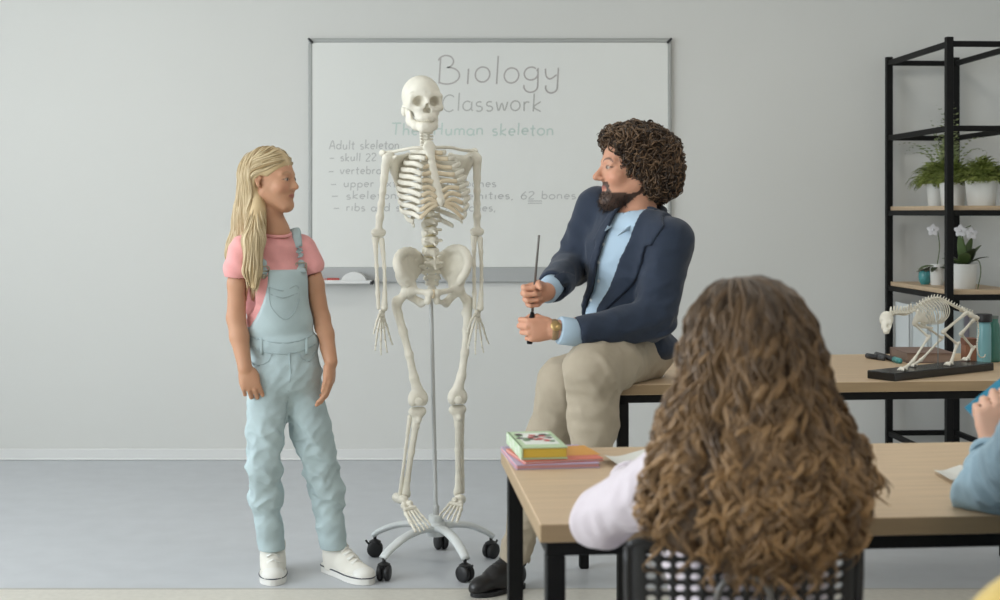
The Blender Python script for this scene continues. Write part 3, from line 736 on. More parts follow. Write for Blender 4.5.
# ================================================================ people: shared parts
SKIN = (214,168,140)
def head_prims(o, R, s=1.0, child=False):
    "o: head centre (between the ears, eye height); R: rows lateral, forward, up; s: scale (1 = adult)"
    def H(u, v, z): return o+R.T@(A(u,v,z)*s)
    r = lambda *a: tuple(x*s for x in a)
    g = []
    cw = .070 if child else .072
    g += [(ell(H(0,-.012,.034), r(cw,.094,.086), R), .02), (ell(H(0,.026,-.01), r(.058,.068,.085), R), .02)]
    g += [(rc(H(0,.05,-.055), H(0,.062,-.094), .030*s, .021*s), .03), (ell(H(0,.074,-.100), r(.017,.013,.013), R), .015)]
    for k in (-1,1):
        g += [(rc(H(k*.050,-.004,-.050), H(k*.016,.066,-.097), .017*s, .014*s), .03), (ell(H(k*.038,.060,-.028), r(.022,.022,.02), R), .02)]
        g += [(rc(H(k*.014,.083,.020), H(k*.044,.068,.022), .0085*s, .008*s), .012)]
    nl = .108 if child else .114
    g += [(rc(H(0,.084,.012), H(0,nl,-.024), .0075*s, .0095*s), .012), (ell(H(0,nl-.002,-.027), r(.010,.010,.0085), R), .008)]
    for k in (-1,1): g.append((ell(H(k*.0105,nl-.015,-.031), r(.0075,.010,.0065), R), .006))
    sub = [(ell(H(k*.031,.099,.004), r(.019,.015,.012), R), .012) for k in (-1,1)]
    post = []
    for k in (-1,1):
        post.append((ell(H(k*.031,.0765,.003), r(.0125,.0125,.0125), R), .003))
        post.append((rc(H(k*.019,.083,.0085), H(k*.042,.077,.0085), .0042*s), .004))
    mv = .086
    post += [(ell(H(0,mv,-.056), r(.021,.009,.0052), R), .005), (ell(H(0,mv-.001,-.0645), r(.018,.009,.0058), R), .005), (ell(H(0,mv-.012,-.058), r(.027,.012,.014), R), .012)]
    for k in (-1,1):
        ec = H(k*.072,-.012,-.006); tl = R.T@A(k*.5,-.5,0)
        post += [(rc(ec+R.T@A(k*.003,.002,-.022)*s, ec+R.T@A(k*.006,-.002,-.012)*s, .0062*s), .006), (rc(ec+R.T@A(k*.006,-.004,-.012)*s, ec+R.T@A(k*.012,-.016,.018)*s, .005*s), .005),
                 (rc(ec+R.T@A(k*.012,-.016,.018)*s, ec+R.T@A(k*.007,.002,.026)*s, .005*s, .0042*s), .005), (rc(ec+R.T@A(k*.007,.002,.026)*s, ec+R.T@A(k*.001,.008,.01)*s, .0042*s), .005),
                 (ell(ec+R.T@A(k*.003,-.005,.004)*s, r(.004,.012,.018), R), .006)]
    return H, g, sub, post
def head_colour(o, R, s, base, lip=(182,108,98), brow=(90,66,48), iris=(70,60,52), beard=None, blush=None):
    "returns colfn(V) part for the face"
    def f(V, C):
        L = (V-o)@R.T/s; u, v, z = L[:,0], L[:,1], L[:,2]; au = np.abs(u)
        fr = v > .045
        w = lambda d, e: np.clip(1-d/e, 0, 1)[:, None]
        def mixc(m, col): C[:] = C*(1-m)+lin(col)*m
        if blush: mixc(.45*w(np.sqrt(((au-.04)/.028)**2+((z+.03)/.024)**2), 1)*fr[:, None], blush)
        if beard:
            bz = np.minimum(np.interp(v, [-.03,.0,.03,.055,.075,.1], [-.05,-.072,-.078,-.078,-.070,-.044]), 9)
            lo_ = np.interp(v, [-.03,0,.04,.07], [-.07,-.088,-.122,-.15]); m = ((z < bz+.004*np.sin(u*300)) & (v > -.025) & (z > lo_)).astype(float)
            lipz = ((np.abs(z+.060) < .0105) & (au < .02) & (v > .07)); m[lipz] = 0
            mu = ((z < -.040) & (z > -.056) & (au < .03) & (v > .06)); m[mu] = 1
            mixc((m*.93)[:, None], beard)
        d = np.sqrt((u/.0215)**2+((z+.060)/.0095)**2); mixc(np.clip((1.1-d)*4, 0, 1)[:, None]*.75*(v > .07)[:, None], lip)
        mixc((np.clip(1-np.abs(z+.060)/.0018, 0, 1)*(au < .021)*(v > .07))[:, None]*.8, (110,56,50))
        eb = .021+.010*(1-((au-.03)/.02)**2); mixc((np.clip(1.3-np.abs(z-eb)/.0036, 0, 1)*((au > .012) & (au < .05) & (v > .05)))[:, None]*.85, brow)
        ex = (au-.031)/.0125; ez = (z-.0025)/.0058; d = np.sqrt(ex**2+ez**2)
        mixc(np.clip((1.05-d)*5, 0, 1)[:, None]*(v > .06)[:, None], (178,164,154))
        d2 = np.sqrt((au-.031)**2+(z-.003)**2); mixc(np.clip((.0064-d2)*900, 0, 1)[:, None]*np.clip((1.1-d)*5, 0, 1)[:, None]*(v > .06)[:, None], iris)
        mixc((np.clip(1-np.abs(d-1.08)/.22, 0, 1)*(z > .002)*(v > .055))[:, None]*.9, (70,50,42))
        return C
    return f
def hand_prims(w, d, n, s, size=1.0, curl=(.3,.4,.45,.5), thumb=(.5,.2,.3), spread=.06, grip=1.0):
    """w: wrist; d: direction of the hand; n: where the palm faces; s: thumb side. curl: bend per joint of each finger.
    thumb = (out toward the side, toward the palm, bend)"""
    d = nrm(d); n = nrm(n-(n@d)*d); s = nrm(s-(s@d)*d-(s@n)*n); z = size; g = []
    pl = lambda a, b, c: w+(d*a+s*b+n*c)*z
    g += [(rc(pl(.004,.0,0), pl(.03,.0,0), .024*z, .027*z, (n,.62)), .012), (rc(pl(.05,.018,0), pl(.05,-.018,0), .0185*z, .0175*z, (n,.75)), .016), (rc(pl(.072,.022,-.001), pl(.068,-.024,0), .0145*z, .0125*z, (n,.85)), .014),
          (rc(pl(.025,.022,.008), pl(.052,.026,.009), .0125*z, .0115*z), .012), (rc(pl(.025,-.020,.006), pl(.05,-.024,.006), .012*z, .010*z), .012)]
    L = [(.043,.027,.021),(.047,.031,.022),(.043,.029,.022),(.034,.022,.019)]
    for i in range(4):
        b = pl([.084,.088,.083,.074][i], [.029,.0095,-.0105,-.029][i], -.001); a = 0; p = b; r = [.0090,.0092,.0088,.0078][i]*z
        sp = s*(1.5-i)*spread
        for q, l in enumerate(L[i]):
            a += curl[i]*([1.0,1.1,.8][q])
            dd = nrm(d*math.cos(a)+n*math.sin(a)+sp*math.cos(a)); e = p+dd*l*z
            g.append((rc(p, e, r*(1-.06*q), r*(1-.06*(q+1))), .0035 if q else .006)); p = e
    b = pl(.022,.024,.008); d1 = nrm(d*.75+s*thumb[0]+n*thumb[1]); p1 = b+d1*.042*z
    d2 = nrm(d1*math.cos(thumb[2])+(n*.75+d*.25-s*.4)*math.sin(thumb[2])); p2 = p1+d2*.032*z; d3 = nrm(d2*math.cos(thumb[2]*.9)+(n*.7-s*.5)*math.sin(thumb[2]*.9)); p3 = p2+d3*.025*z
    g += [(rc(b, p1, .0135*z, .0108*z), .010), (rc(p1, p2, .0105*z, .0098*z), .004), (rc(p2, p3, .0098*z, .0078*z), .004)]
    return g
def sleeve_folds(amp, f, seed, zs=1.0):
    return lambda X, Y, Z: amp*vnoise(X*1.0, Y*1.0, Z*zs, seed, 7, f)
def field_of(groups, res, pad=.03):
    f = Field.around([p for p, k in groups], res, pad)
    for p, k in groups: f.add(p, k)
    return f

def fsample(f, p):
    "trilinear value of a field at points p (N,3)"
    q = (p-f.lo)/f.res; q = np.clip(q, 0, f.n-1.001); i = q.astype(int); t = q-i; out = 0
    for a in (0,1):
        for b in (0,1):
            for c in (0,1):
                w = (t[:,0] if a else 1-t[:,0])*(t[:,1] if b else 1-t[:,1])*(t[:,2] if c else 1-t[:,2])
                out = out+w*f.d[i[:,0]+a, i[:,1]+b, i[:,2]+c]
    return out
def fgrad(f, p, h=None):
    h = h or f.res*1.5; g = np.stack([fsample(f, p+np.eye(3)[k]*h)-fsample(f, p-np.eye(3)[k]*h) for k in range(3)], 1)
    return g/np.maximum(np.linalg.norm(g, axis=1, keepdims=True), 1e-9)
def groom(f, starts, flow, steps, step, off, free=-.55, mom=.5):
    "hair lines that follow a field's surface: (N,steps,3)"
    p = starts.copy(); N = len(p); out = [p.copy()]; prev = np.zeros_like(p); loose = np.zeros(N, bool)
    off = np.broadcast_to(np.asarray(off, float), (N,))
    for _ in range(steps-1):
        n = fgrad(f, p); F = flow(p); F = F/np.maximum(np.linalg.norm(F, axis=1, keepdims=True), 1e-9)
        d = fsample(f, p); loose |= (n[:,2] < free) | (d > .05)
        t = F-np.where(loose[:,None], 0, (F*n).sum(1, keepdims=True)*n); t = t+prev*mom; t /= np.maximum(np.linalg.norm(t, axis=1, keepdims=True), 1e-9)
        p = p+t*np.broadcast_to(np.asarray(step), (N,))[:,None]; prev = t
        n = fgrad(f, p); d = fsample(f, p)
        p = p-np.where(loose[:,None], 0, (d-off)[:,None]*n*.7)
        out.append(p.copy())
    return np.stack(out, 1)
def surf_pts(f, n, keep=None):
    V, Q = f.nets()
    if keep is not None: V = V[keep(V)]
    return V[RNG.integers(0, len(V), n)]
def wavy(S, amp, freq, power=.7, start=.0):
    "adds a corkscrew wave of amplitude amp (m), freq waves along the line"
    N, K, _ = S.shape; t = np.linspace(0,1,K)[None,:]; T = np.gradient(S, axis=1); T /= np.maximum(np.linalg.norm(T, axis=2, keepdims=True), 1e-9)
    ref = np.array([.25,.95,.1]); U = np.cross(T, ref); U /= np.maximum(np.linalg.norm(U, axis=2, keepdims=True), 1e-9); W = np.cross(T, U)
    env = np.clip((t-start)/(1-start), 0, 1)**power; fr = freq*(.75+.5*RNG.random((N,1))); ph = RNG.random((N,1))*6.28; am = amp*(.6+.8*RNG.random((N,1)))
    a = fr*6.28*t+ph
    return S+(am*env*np.cos(a))[:,:,None]*U+(am*env*np.sin(a))[:,:,None]*W
def sdf_slim(body, cloth, gap=.004, region=None):
    "keep a body inside the clothing that covers it"
    g = np.meshgrid(*[a.astype(float) for a in body.ax], indexing='ij'); p = np.stack([x.ravel() for x in g], 1)
    m = (np.abs(body.d).ravel() < .06)
    if region is not None: m &= region(p)
    v = fsample(cloth, p[m]); inb = np.all((p[m] > cloth.lo+cloth.res) & (p[m] < cloth.lo+cloth.res*(cloth.n-2)), 1)
    flat = body.d.reshape(-1).copy(); idx = np.nonzero(m)[0][inb]
    flat[idx] = np.maximum(flat[idx], v[inb]+gap); body.d = flat.reshape(body.d.shape)

def ridge(X, Y, Z, seed, f):
    n = vnoise(X, Y, Z, seed, 7, f); return .42-np.minimum(np.abs(n)*1.9, .9)
def band(name, c, axis, ra, rb, up, w, th, m, parent):
    "flat elliptical band round an axis"
    b = MB(); e1 = nrm(up-axis*(up@axis)); e2 = np.cross(axis, e1); t = np.linspace(0, 2*math.pi, 37)
    ring = [c+e1*ra*math.cos(x)+e2*rb*math.sin(x) for x in t]
    b.tube(ring, w/2, 8, flat=(np.array([nrm(q-c) for q in ring]), th/w), cap=False); return b.build(name, m, parent)
# ================================================================ standing girl
YG = 4.72
def Gp(px, py, dy=0): return P(px, py, YG+dy)
M_skin_g = mat('skin', SKIN, .5, attr=True, sss=.12, spec=.35)
girl = thing('person', 'blonde girl in pink t-shirt and pale denim overalls standing beside the skeleton', 'person', A(Gp(305,580)[0], YG, 0))
ga = math.radians(24); gf = A(math.sin(ga), -math.cos(ga), 0); gl_ = A(math.cos(ga), math.sin(ga), 0)
ho = Gp(271.5,180,-.0); hR = frame(A(math.sin(math.radians(70)), -math.cos(math.radians(70)), -.02)); hs = .875
H, hg, hsub, hpost = head_prims(ho, hR, hs, True)
neck = Gp(274,234,.01)
arm_l = [Gp(240,250,-.06), Gp(236,318,-.07), Gp(245,368,-.12)]
arm_r = [Gp(307,252,.05), Gp(321,318,.05), Gp(331,362,-.02)]
g = [(rc(ho+hR.T@A(0,-.03,-.05), neck, .047, .048), .02), (rc(neck, neck-UP*.05+gf*-.01, .05, .06), .03),
     (rc(Gp(250,252,-.04), Gp(300,252,.05), .030), .02), (ell(Gp(274,285), (.085,.055,.12), frame(gf)), .03), (ell(Gp(281,345), (.08,.055,.11), frame(gf)), .03)]
for a in (arm_l, arm_r):
    mid = a[0]*.5+a[1]*.5; fm = a[1]*.62+a[2]*.38
    g += [(rc(a[0], mid, .033, .0345), .015), (rc(mid, a[1], .0345, .030), .012), (rc(a[1], fm, .0315, .0315), .012), (rc(fm, a[2], .0315, .0225), .012)]
for hip, kn, an in ((Gp(270,390,-.02), Gp(265,470,-.02), Gp(272,558,.06)), (Gp(303,390,.03), Gp(321,470,.05), Gp(335,556,.08))):
    g += [(rc(hip, kn, .05, .04), .03), (rc(kn, an, .038, .028), .02)]
hl = hand_prims(arm_l[2], Gp(256,402,-.13)-arm_l[2], A(-.1,.85,.1)+gf*-.5, A(.95,-.3,.15), .88, (.62,.8,.88,.95), (.3,.4,.5))
hr = hand_prims(arm_r[2], Gp(330,402,-.05)-arm_r[2], A(-.9,.1,0), A(-.25,-.95,0), .86, (.3,.33,.36,.4), (.12,.05,.15), .0)
f = Field.around([p for p, k in g+hg+hl+hr+hpost], .0042, .02)
for p, k in g+hg: f.add(p, k)
for p, k in hsub: f.sub(p, k)
for p, k in hpost+hl+hr: f.add(p, k)
hc_ = head_colour(ho, hR, hs, SKIN, lip=(170,100,90), brow=(166,130,98), iris=(58,52,48), blush=(200,134,112))
def gcol(V):
    C = np.tile(lin((194,146,116)), (len(V),1)); return hc_(V, C)
bodyf = f
# --- t-shirt
M_tee = mat('pink_jersey', (232,162,160), .85, noise=.03, nscale=60, bump=.15, bscale=300, sheen=.2)
g = [(rc(Gp(247,249,-.045), Gp(300,246,.055), .044, .042), .03), (ell(Gp(273,285,.0), (.118,.088,.115), frame(gf)), .05), (ell(Gp(279,325,.0), (.108,.082,.10), frame(gf)), .05),
     (rc(Gp(243,251,-.06), Gp(238.5,270,-.068), .048, .0515), .025), (rc(Gp(305,249,.055), Gp(311.5,266,.055), .041, .045), .02), (rc(neck-UP*.012, neck-UP*.04, .055, .07), .03)]
tee = field_of(g, .0045)
tee.warp(lambda X, Y, Z: .0028*vnoise(X, Y, Z*.6, 3, 7, 46)+.0015*np.sin((X*.8+Z*1.2)*120+3*np.sin(Z*20)))
tee.sub(rc(Gp(237,276.5,-.07)-UP*.055, Gp(237,276.5,-.07)-UP*.08, .064, .064), .004)
tee.sub(rc(Gp(317,270,.055)-UP*.05, Gp(318,285,.055)-UP*.06, .05), .004)
tee.sub(rc(ho-UP*.12+hR.T@A(0,-.02,0), neck+UP*.012+gf*.004, .05, .056), .004)
tee0 = field_of(g, .0045)
tee.build('t_shirt', M_tee, girl)
b = MB(); R_ = [neck+UP*.004+gf*.008+(gl_*math.cos(t)*.054+gf*math.sin(t)*.054)+UP*(-.012*math.sin(t)) for t in np.linspace(0,2*math.pi,40)]; b.tube(R_, .0055, 8, cap=False); b.build('collar', M_tee, girl)
# --- overalls
def denim(name, base, base2): return mat(name, base, .85, noise=.10, nscale=9, detail=6, bump=.35, bscale=420, attr=False)
M_den = denim('washed_denim', (180,197,200), None)
M_seam = mat('denim_seam', (164,180,184), .85, bump=.3, bscale=300)
g = [(ell(Gp(283,343,.0), (.124,.096,.062), frame(gf)), .05), (ell(Gp(285,374,.0), (.128,.100,.095), frame(gf)), .05)]
for ch in ([(268,392,-.03,.070),(266,425,-.03,.0635),(264,468,-.02,.056),(265,495,.01,.053),(272,549,.06,.0455)], [(303,392,.03,.070),(311,430,.03,.065),(320,465,.05,.058),(327,490,.06,.0545),(333.5,549,.08,.0465)]):
    pts = [Gp(x,y,d) for x,y,d,r in ch]
    for i in range(len(ch)-1): g.append((rc(pts[i], pts[i+1], ch[i][3], ch[i+1][3]), .02))
ov = field_of(g, .0048)
def denim_folds(X, Y, Z):
    low = np.clip((.66-Z)/.2, 0, 1)*np.clip((Z-.10)*7, 0, 1)
    n1 = vnoise(X*.7+.5*Z, Y*.7, Z*1.1, 5, 7, 44); n2 = vnoise(X*.9-.6*Z, Y*.9, Z, 15, 7, 60)
    hip = np.clip(1-np.abs(Z-.69)/.10, 0, 1)
    return .0022*vnoise(X, Y, Z, 11, 7, 34)-(low*.011+hip*.005+.002)*ridge(X*.7+.5*Z, Y*.7, Z*1.2, 5, 62)-(low*.005+hip*.004+.0015)*ridge(X*.8-.7*Z, Y*.8, Z*1.2, 15, 105)
ov.warp(denim_folds)
# bib: a layer over the t-shirt
bib = tee0.like(); bib.d = tee0.d-.011
u_ = lambda X, Y, Z: (X-Gp(281,300)[0])*gl_[0]+(Y-YG)*gl_[1]
v_ = lambda X, Y, Z: (X-Gp(281,300)[0])*gf[0]+(Y-YG)*gf[1]
ztop = Gp(0,269)[2]; zw = Gp(0,337)[2]
def bibregion(X, Y, Z):
    t = np.clip((ztop-Z)/(ztop-zw), 0, 1); hw = .073+.065*t**2.2
    return np.maximum(np.maximum(np.abs(u_(X,Y,Z)-.012+.01*t)-hw, Z-ztop), np.maximum(.0-v_(X,Y,Z)*1.0-.03*t**4, (zw-.05)-Z))
bib.d = np.maximum(bib.d, bibregion(*bib.grid())).astype(np.float32)
bib.warp(lambda X, Y, Z: .0016*vnoise(X, Y, Z, 21, 6, 50))
fr = Field(np.minimum(ov.lo, bib.lo), np.maximum(ov.lo+ov.res*ov.n, bib.lo+bib.res*bib.n), .0048)
g2 = fr.grid()
for p, k in g: fr.add(p, k)
fr.warp(denim_folds)
def tee_layer(X, Y, Z, off): 
    t = fr.like(); t.d[:] = 9
    for p, k in [(rc(Gp(247,249,-.045), Gp(300,246,.055), .044, .042), .03), (ell(Gp(273,285,.0), (.118,.088,.115), frame(gf)), .05), (ell(Gp(279,325,.0), (.108,.082,.10), frame(gf)), .05)]: t.add(p, k)
    return t.d-off
tl = tee_layer(*g2, .010); br = bibregion(*g2)
bd = -smin(-tl, -br.astype(np.float32), .006)
fr.d = smin(fr.d, bd.astype(np.float32), .008)
for (x, y, d) in ((272,554,.06),(333.5,554,.08)): fr.sub(rc(Gp(x,y,d)-UP*.058, Gp(x,y,d)-UP*.09, .058), .003)
fr.d = np.maximum(fr.d, (Gp(0,554)[2]-fr.grid()[2])).astype(np.float32)
overalls = fr.build('overalls', M_den, girl, smooth_it=1)
# straps, bib pocket, waistband, seams, buckles
def on_surface(p, d_from, fld, off=.002, n=60):
    "march from p+d_from*.3 toward p until the field is hit"
    q = p+d_from*.25
    for _ in range(400):
        i = np.clip(np.round((q-fld.lo)/fld.res).astype(int), 0, fld.n-1); v = fld.d[tuple(i)]
        if v < off: break
        q = q-d_from*max(.0015, min(float(v)*.7, .02))
    return q
comb = fr
comb.d = np.minimum(comb.d, np.minimum(tl+.010, 9))
def surf_line(pts, off=.003):
    q = np.array([on_surface(p, gf*.9+A(0,-.35,0), comb, off) for p in pts]); return q[np.linalg.norm(q-np.median(q, axis=0), axis=1) < .25]
st1 = [Gp(264,275,-.1),Gp(263,262,-.1),Gp(259,250,-.08)]; st2 = [Gp(303,272,-.05),Gp(302,258,-.04),Gp(299,246,-.02)]
M_brass = mat('buckle_metal', (176,168,150), .35, metal=.8)
for s_, over in ((st1, [Gp(252,236,-.03),Gp(248,236,.05),Gp(252,262,.11)]), (st2, [Gp(296,231.5,.02),Gp(293,232,.09),Gp(285,262,.13)])):
    ls = surf_line(spline(s_, 8)); C = spline(list(ls)+over, 30); b = MB()
    axs = [nrm(gf*max(0,1-k/14)+UP*(1-abs(k-17)/14 if 5 < k < 29 else 0)+A(0,-.1,0)-gf*max(0,(k-20)/10)) for k in range(30)]
    b.tube(C, .0165, 10, flat=(np.array(axs), .26)); sp_ = b.build('strap', M_den, girl)
    b = MB(); c = ls[1]+gf*.005; ex = nrm(np.cross(UP, gf)); w_, h_ = .019, .016
    loop = [c+ex*w_*math.copysign(abs(math.cos(t))**.4, math.cos(t))+UP*h_*math.copysign(abs(math.sin(t))**.4, math.sin(t)) for t in np.linspace(0,2*math.pi,33)]
    b.tube(loop, .0025, 6, cap=False); b.tube([c-ex*w_, c+ex*w_], .0022, 6); b.lathe([(.003,0),(.008,.0),(.008,.003),(.004,.005)], c-UP*.018, 12, axis=gf); b.build('buckle', M_brass, sp_)
def seam(name, pts, r=.0018, m=None, flat=None):
    b = MB(); L = surf_line(spline([Gp(*p) for p in pts], max(8, 6*len(pts))), .001); b.tube(L, r, 6); return b.build(name, m or M_seam, overalls)
seam('waist_seam', [(249,336,-.1),(265,341,-.1),(284,343,-.1),(303,341,-.1),(318,336,-.1)], .0024)
seam('waist_seam', [(249,347,-.1),(265,352,-.1),(284,354,-.1),(303,352,-.1),(319,347,-.1)], .0024)
seam('bib_pocket_seam', [(268,287,-.1),(284,291,-.1),(300,287,-.1),(300,306,-.1),(287,320,-.1),(272,308,-.1),(268,287,-.1)], .002)
seam('bib_pocket_seam', [(269,294,-.1),(284,298,-.1),(300,294,-.1)], .002)
seam('fly_seam', [(290,354,-.1),(291,372,-.1),(289,392,-.1)], .002)
seam('pocket_seam', [(250,358,-.1),(256,366,-.1),(268,362,-.1),(272,354,-.1)], .0022)
seam('pocket_seam', [(318,352,-.05),(312,362,-.08),(304,360,-.1),(301,354,-.1)], .0022)
seam('knee_seam', [(290,398,-.1),(287,430,-.1)], .002)
for x in (262,309):
    b = MB(); q = surf_line(spline([Gp(x,339,-.1),Gp(x,346,-.1),Gp(x,355,-.1)], 6), .003); b.tube(q, .006, 6, flat=(gf,.4)); b.build('belt_loop', M_den, overalls)
sdf_slim(bodyf, tee, .004, lambda p: (p[:,2] < neck[2]-.03) & (fsample(tee, p) < .004))
sdf_slim(bodyf, fr, .004, lambda p: (fsample(fr, p) < .004) & (p[:,2] > Gp(0,550)[2]))
bodyf.d = np.maximum(bodyf.d, Gp(0,548)[2]-bodyf.grid()[2]).astype(np.float32)
body = bodyf.build('body', M_skin_g, girl, gcol)
# --- shoes
M_can = mat('white_canvas', (226,222,212), .8, bump=.2, bscale=400); M_sole = mat('white_rubber', (228,226,220), .45); M_line = mat('sole_stripe', (60,62,70), .6); M_lace = mat('lace_white', (236,234,228), .7)
def sneaker(heel, toe, an, label=None):
    "heel and toe: ground points"
    heel = A(*heel); toe = A(*toe); d = nrm(toe-heel); L = np.linalg.norm(toe-heel); sd = np.cross(d, UP); q = lambda a, b, z: heel+d*a*L+sd*b+UP*z
    pr = [rc(q(.16,0,.035), q(.16,0,.085), .034, .036), rc(q(.16,0,.04), q(.5,0,.038), .034, .038), rc(q(.5,0,.034), q(.84,0,.026), .038, .034), rc(q(.2,0,.09), q(.48,0,.05), .033, .034), rc(an+UP*.0, q(.17,0,.09), .037, .036), rc(an, an-UP*.04, .036, .032)]
    f = Field.around(pr, .0035, .02); f.add(pr, .02); f.isect(half(q(0,0,.012), -UP), .003)
    sh = f.build('sneaker', M_can, girl, smooth_it=1)
    out = [(-.02,0),(-.01,.024),(.05,.036),(.2,.039),(.45,.041),(.68,.046),(.85,.042),(.95,.03),(1.01,.012),(1.02,0)]
    poly = [(a,b) for a,b in out]+[(a,-b) for a,b in reversed(out[1:-1])]
    pts = spline([A(a,b,0) for a,b in poly+poly[:1]], 64)[:-1]
    b = MB(); b.prism([((q(p[0],p[1],0))[0], (q(p[0],p[1],0))[1]) for p in pts][::-1], .001, .028); b.build('sole', M_sole, sh, smooth=40)
    b = MB(); b.tube([q(p[0]*1.0, p[1]*1.02, .0235) for p in list(pts)+[pts[0]]], .0022, 6, cap=False); b.build('sole_stripe', M_line, sh)
    b = MB(); b.ball((0,0,0), 1, 16, 10); o = MB(); o.V = [tuple(q(.86,0,.026)+d*v[0]*.041+sd*v[1]*.040+UP*v[2]*.031) for v in b.V]; o.F = b.F; o.C = b.C; o.build('toe_cap', M_sole, sh)
    b = MB()
    for k in range(5):
        t = .34+.085*k; zc = np.arange(.16,.02,-.001); zz = zc[np.argmax(fsample(f, np.array([q(t+.015,0,c) for c in zc])) < 0)]; z = zz+.001
        b.tube([q(t,-.022,z-.008), q(t+.02,0,z+.003), q(t+.03,.022,z-.008)], .0032, 6); b.tube([q(t+.03,-.022,z-.010), q(t+.01,0,z+.004), q(t,.022,z-.006)], .0032, 6)
    b.build('lacing', M_lace, sh)
    return sh
def ground(px, py): return P(px, py, FPX*CZ/(py-213))*A(1,1,0)
sneaker(ground(273.5,567), ground(273,586), Gp(272.5,554,.075))
sneaker(ground(328,569.5), ground(370,585), Gp(335,554,.095))
# --- hair
def strand_set(name, CTRL, r0, cols, m, parent, n=40, wave=0, wf=3, clump=.5, sides=4, taper=.5, jit=None):
    S = spline_many(CTRL, n); N = len(S); t = np.linspace(0,1,n)
    ph = RNG.random((N,2))*6.28; fr = wf*(.8+.4*RNG.random(N))
    if wave:
        env = (t**.8)[None,:]
        S[:,:,0] += wave*env*np.sin(fr[:,None]*6.28*t+ph[:,:1]); S[:,:,1] += wave*env*np.cos(fr[:,None]*6.28*t+ph[:,1:])
    R_ = r0*(.7+.6*RNG.random((N,1)))*(1-(1-taper)*t[None,:]**2)
    R_[:,-1] *= .3
    return link(name, strands_mesh(name, S, R_, cols, sides), m, parent)
M_hairg = mat('blonde_hair', (205,180,140), .45, attr=True, spec=.45)
hg_ = [(ell(H(0,-.018,.042), tuple(x*hs for x in (.079,.102,.090)), hR), .02)]
hb = Field.around([hg_[0][0], rc(Gp(252,190), Gp(240,275,-.05), .07)], .0045, .03)
hb.add(hg_[0][0], .02)
hb.add([rc(Gp(258,176,.0), Gp(253,215,.03), .064, .056), rc(Gp(253,215,.03), Gp(246,252,.05), .056, .062), rc(Gp(246,252,.05), Gp(238,272,.06), .055, .03)], .03)
hb.add([rc(Gp(259,205,-.035), Gp(254,240,-.105), .032, .030), rc(Gp(254,240,-.105), Gp(252,270,-.118), .03, .026), rc(Gp(252,270,-.118), Gp(254,286,-.12), .024, .012)], .02)
# face opening: in front of a line from the crown to the ear
hb.sub(ell(H(.0,.075,-.045), tuple(x*hs for x in (.10,.085,.098)), hR), .01)
hb.sub(ell(H(.06,.05,-.05), tuple(x*hs for x in (.06,.055,.07)), hR), .01); hb.sub(ell(H(-.06,.05,-.05), tuple(x*hs for x in (.06,.055,.07)), hR), .01)
hb.sub([rc(H(-.075,.0,-.01), H(-.075,-.004,-.03), .022), rc(H(.0,.04,-.1), neck+gf*.08, .05)], .008)
def haircol(c0, c1, f, seed):
    def fn(V):
        n = vnoise(V[:,0]*f[0], V[:,1]*f[1], V[:,2]*f[2], seed, 8, 1)[:,None]*.5+.5
        return lin(c0)*(1-n)+lin(c1)*n
    return fn
hair = hb.build('hair', M_hairg, girl, haircol((184,156,114),(216,194,154),(140,140,14),4), smooth_it=1)
# long strands that follow the base
def gflow(p):
    L = (p-ho)@hR.T/hs; up = np.clip((L[:,2]-.05)/.06, 0, 1)[:,None]
    lat = np.sign(L[:,0]+.012)[:,None]
    F = lat*hR[0]*1.1*up-hR[1]*(2.4*np.clip((.125-L[:,2:3])/.05, 0, 1)*np.clip((L[:,1:2]+.04)/.03, 0, 1)*(L[:,2:3] > -.03)+.35*up)+np.array([0,0,-1.0])
    return F
NS = 1500
pts = surf_pts(hb, NS, lambda V: (V[:,2] > Gp(0,235)[2]))
S = groom(hb, pts, gflow, 60, .0062, RNG.uniform(-.001,.004,NS))
LL = (S-ho)@hR.T/hs; bad = ((LL[:,:,0] < -.03) & (LL[:,:,1] > -.034) & (LL[:,:,2] < .012) & (LL[:,:,2] > -.11)).any(1); S = S[~bad]; nS = len(S)
th = RNG.random((nS,1))*.8+.2*RNG.random((nS,1))
S = wavy(S, .0035, 2.2)
front = (S[:,-1,1] < YG-.02)
zend = np.where(front, Gp(0,284)[2]+RNG.normal(size=nS)*.018, Gp(0,268)[2]+RNG.normal(size=nS)*.018)
t = np.linspace(0,1,60)[None,:]; R_ = .0027*(.6+.8*RNG.random((nS,1)))*np.clip(np.minimum(np.minimum(t*12+.2, (1-t)*5+.12), (S[:,:,2]-zend[:,None])/.04+.05), 0.02, 1)
dead = S[:,:,2] < zend[:,None]-.01
for k in range(1,60): S[:,k] = np.where(dead[:,k][:,None], S[:,k-1], S[:,k])
link('hair_strands', strands_mesh('hair_strands', S, R_, lin((160,134,94))*(1-th)+lin((222,204,168))*th, 4), M_hairg, hair)
# ================================================================ seated teacher
YM = 4.3
def Mp(px, py, dy=0): return P(px, py, YM+dy)
man = thing('person', 'curly-haired bearded man in navy blazer and beige trousers perched on a table edge', 'person', A(Mp(560,500)[0], YM, 0))
ma = math.radians(-38); mf = A(math.sin(ma), -math.cos(ma), 0); ml = A(math.cos(ma), math.sin(ma), 0); mR = frame(mf)
mo = Mp(631,168,.02); mhR = frame(A(-math.sin(math.radians(78)), -math.cos(math.radians(78)), -.03)); ms = 1.0
Hm, mg, msub, mpost = head_prims(mo, mhR, ms)
mneck = Mp(636,222,.035)
stick_lo, stick_hi = Mp(529.5,344,-.25), Mp(539,235,-.25)
def on_stick(py): t = (344-py)/(344-235); return stick_lo*(1-t)+stick_hi*t
d_lo = nrm(A(-.95,-.12,.0)); n_lo = nrm(A(.0,1,0)-d_lo*(A(0,1,0)@d_lo)); s_lo = A(.05,0,1)
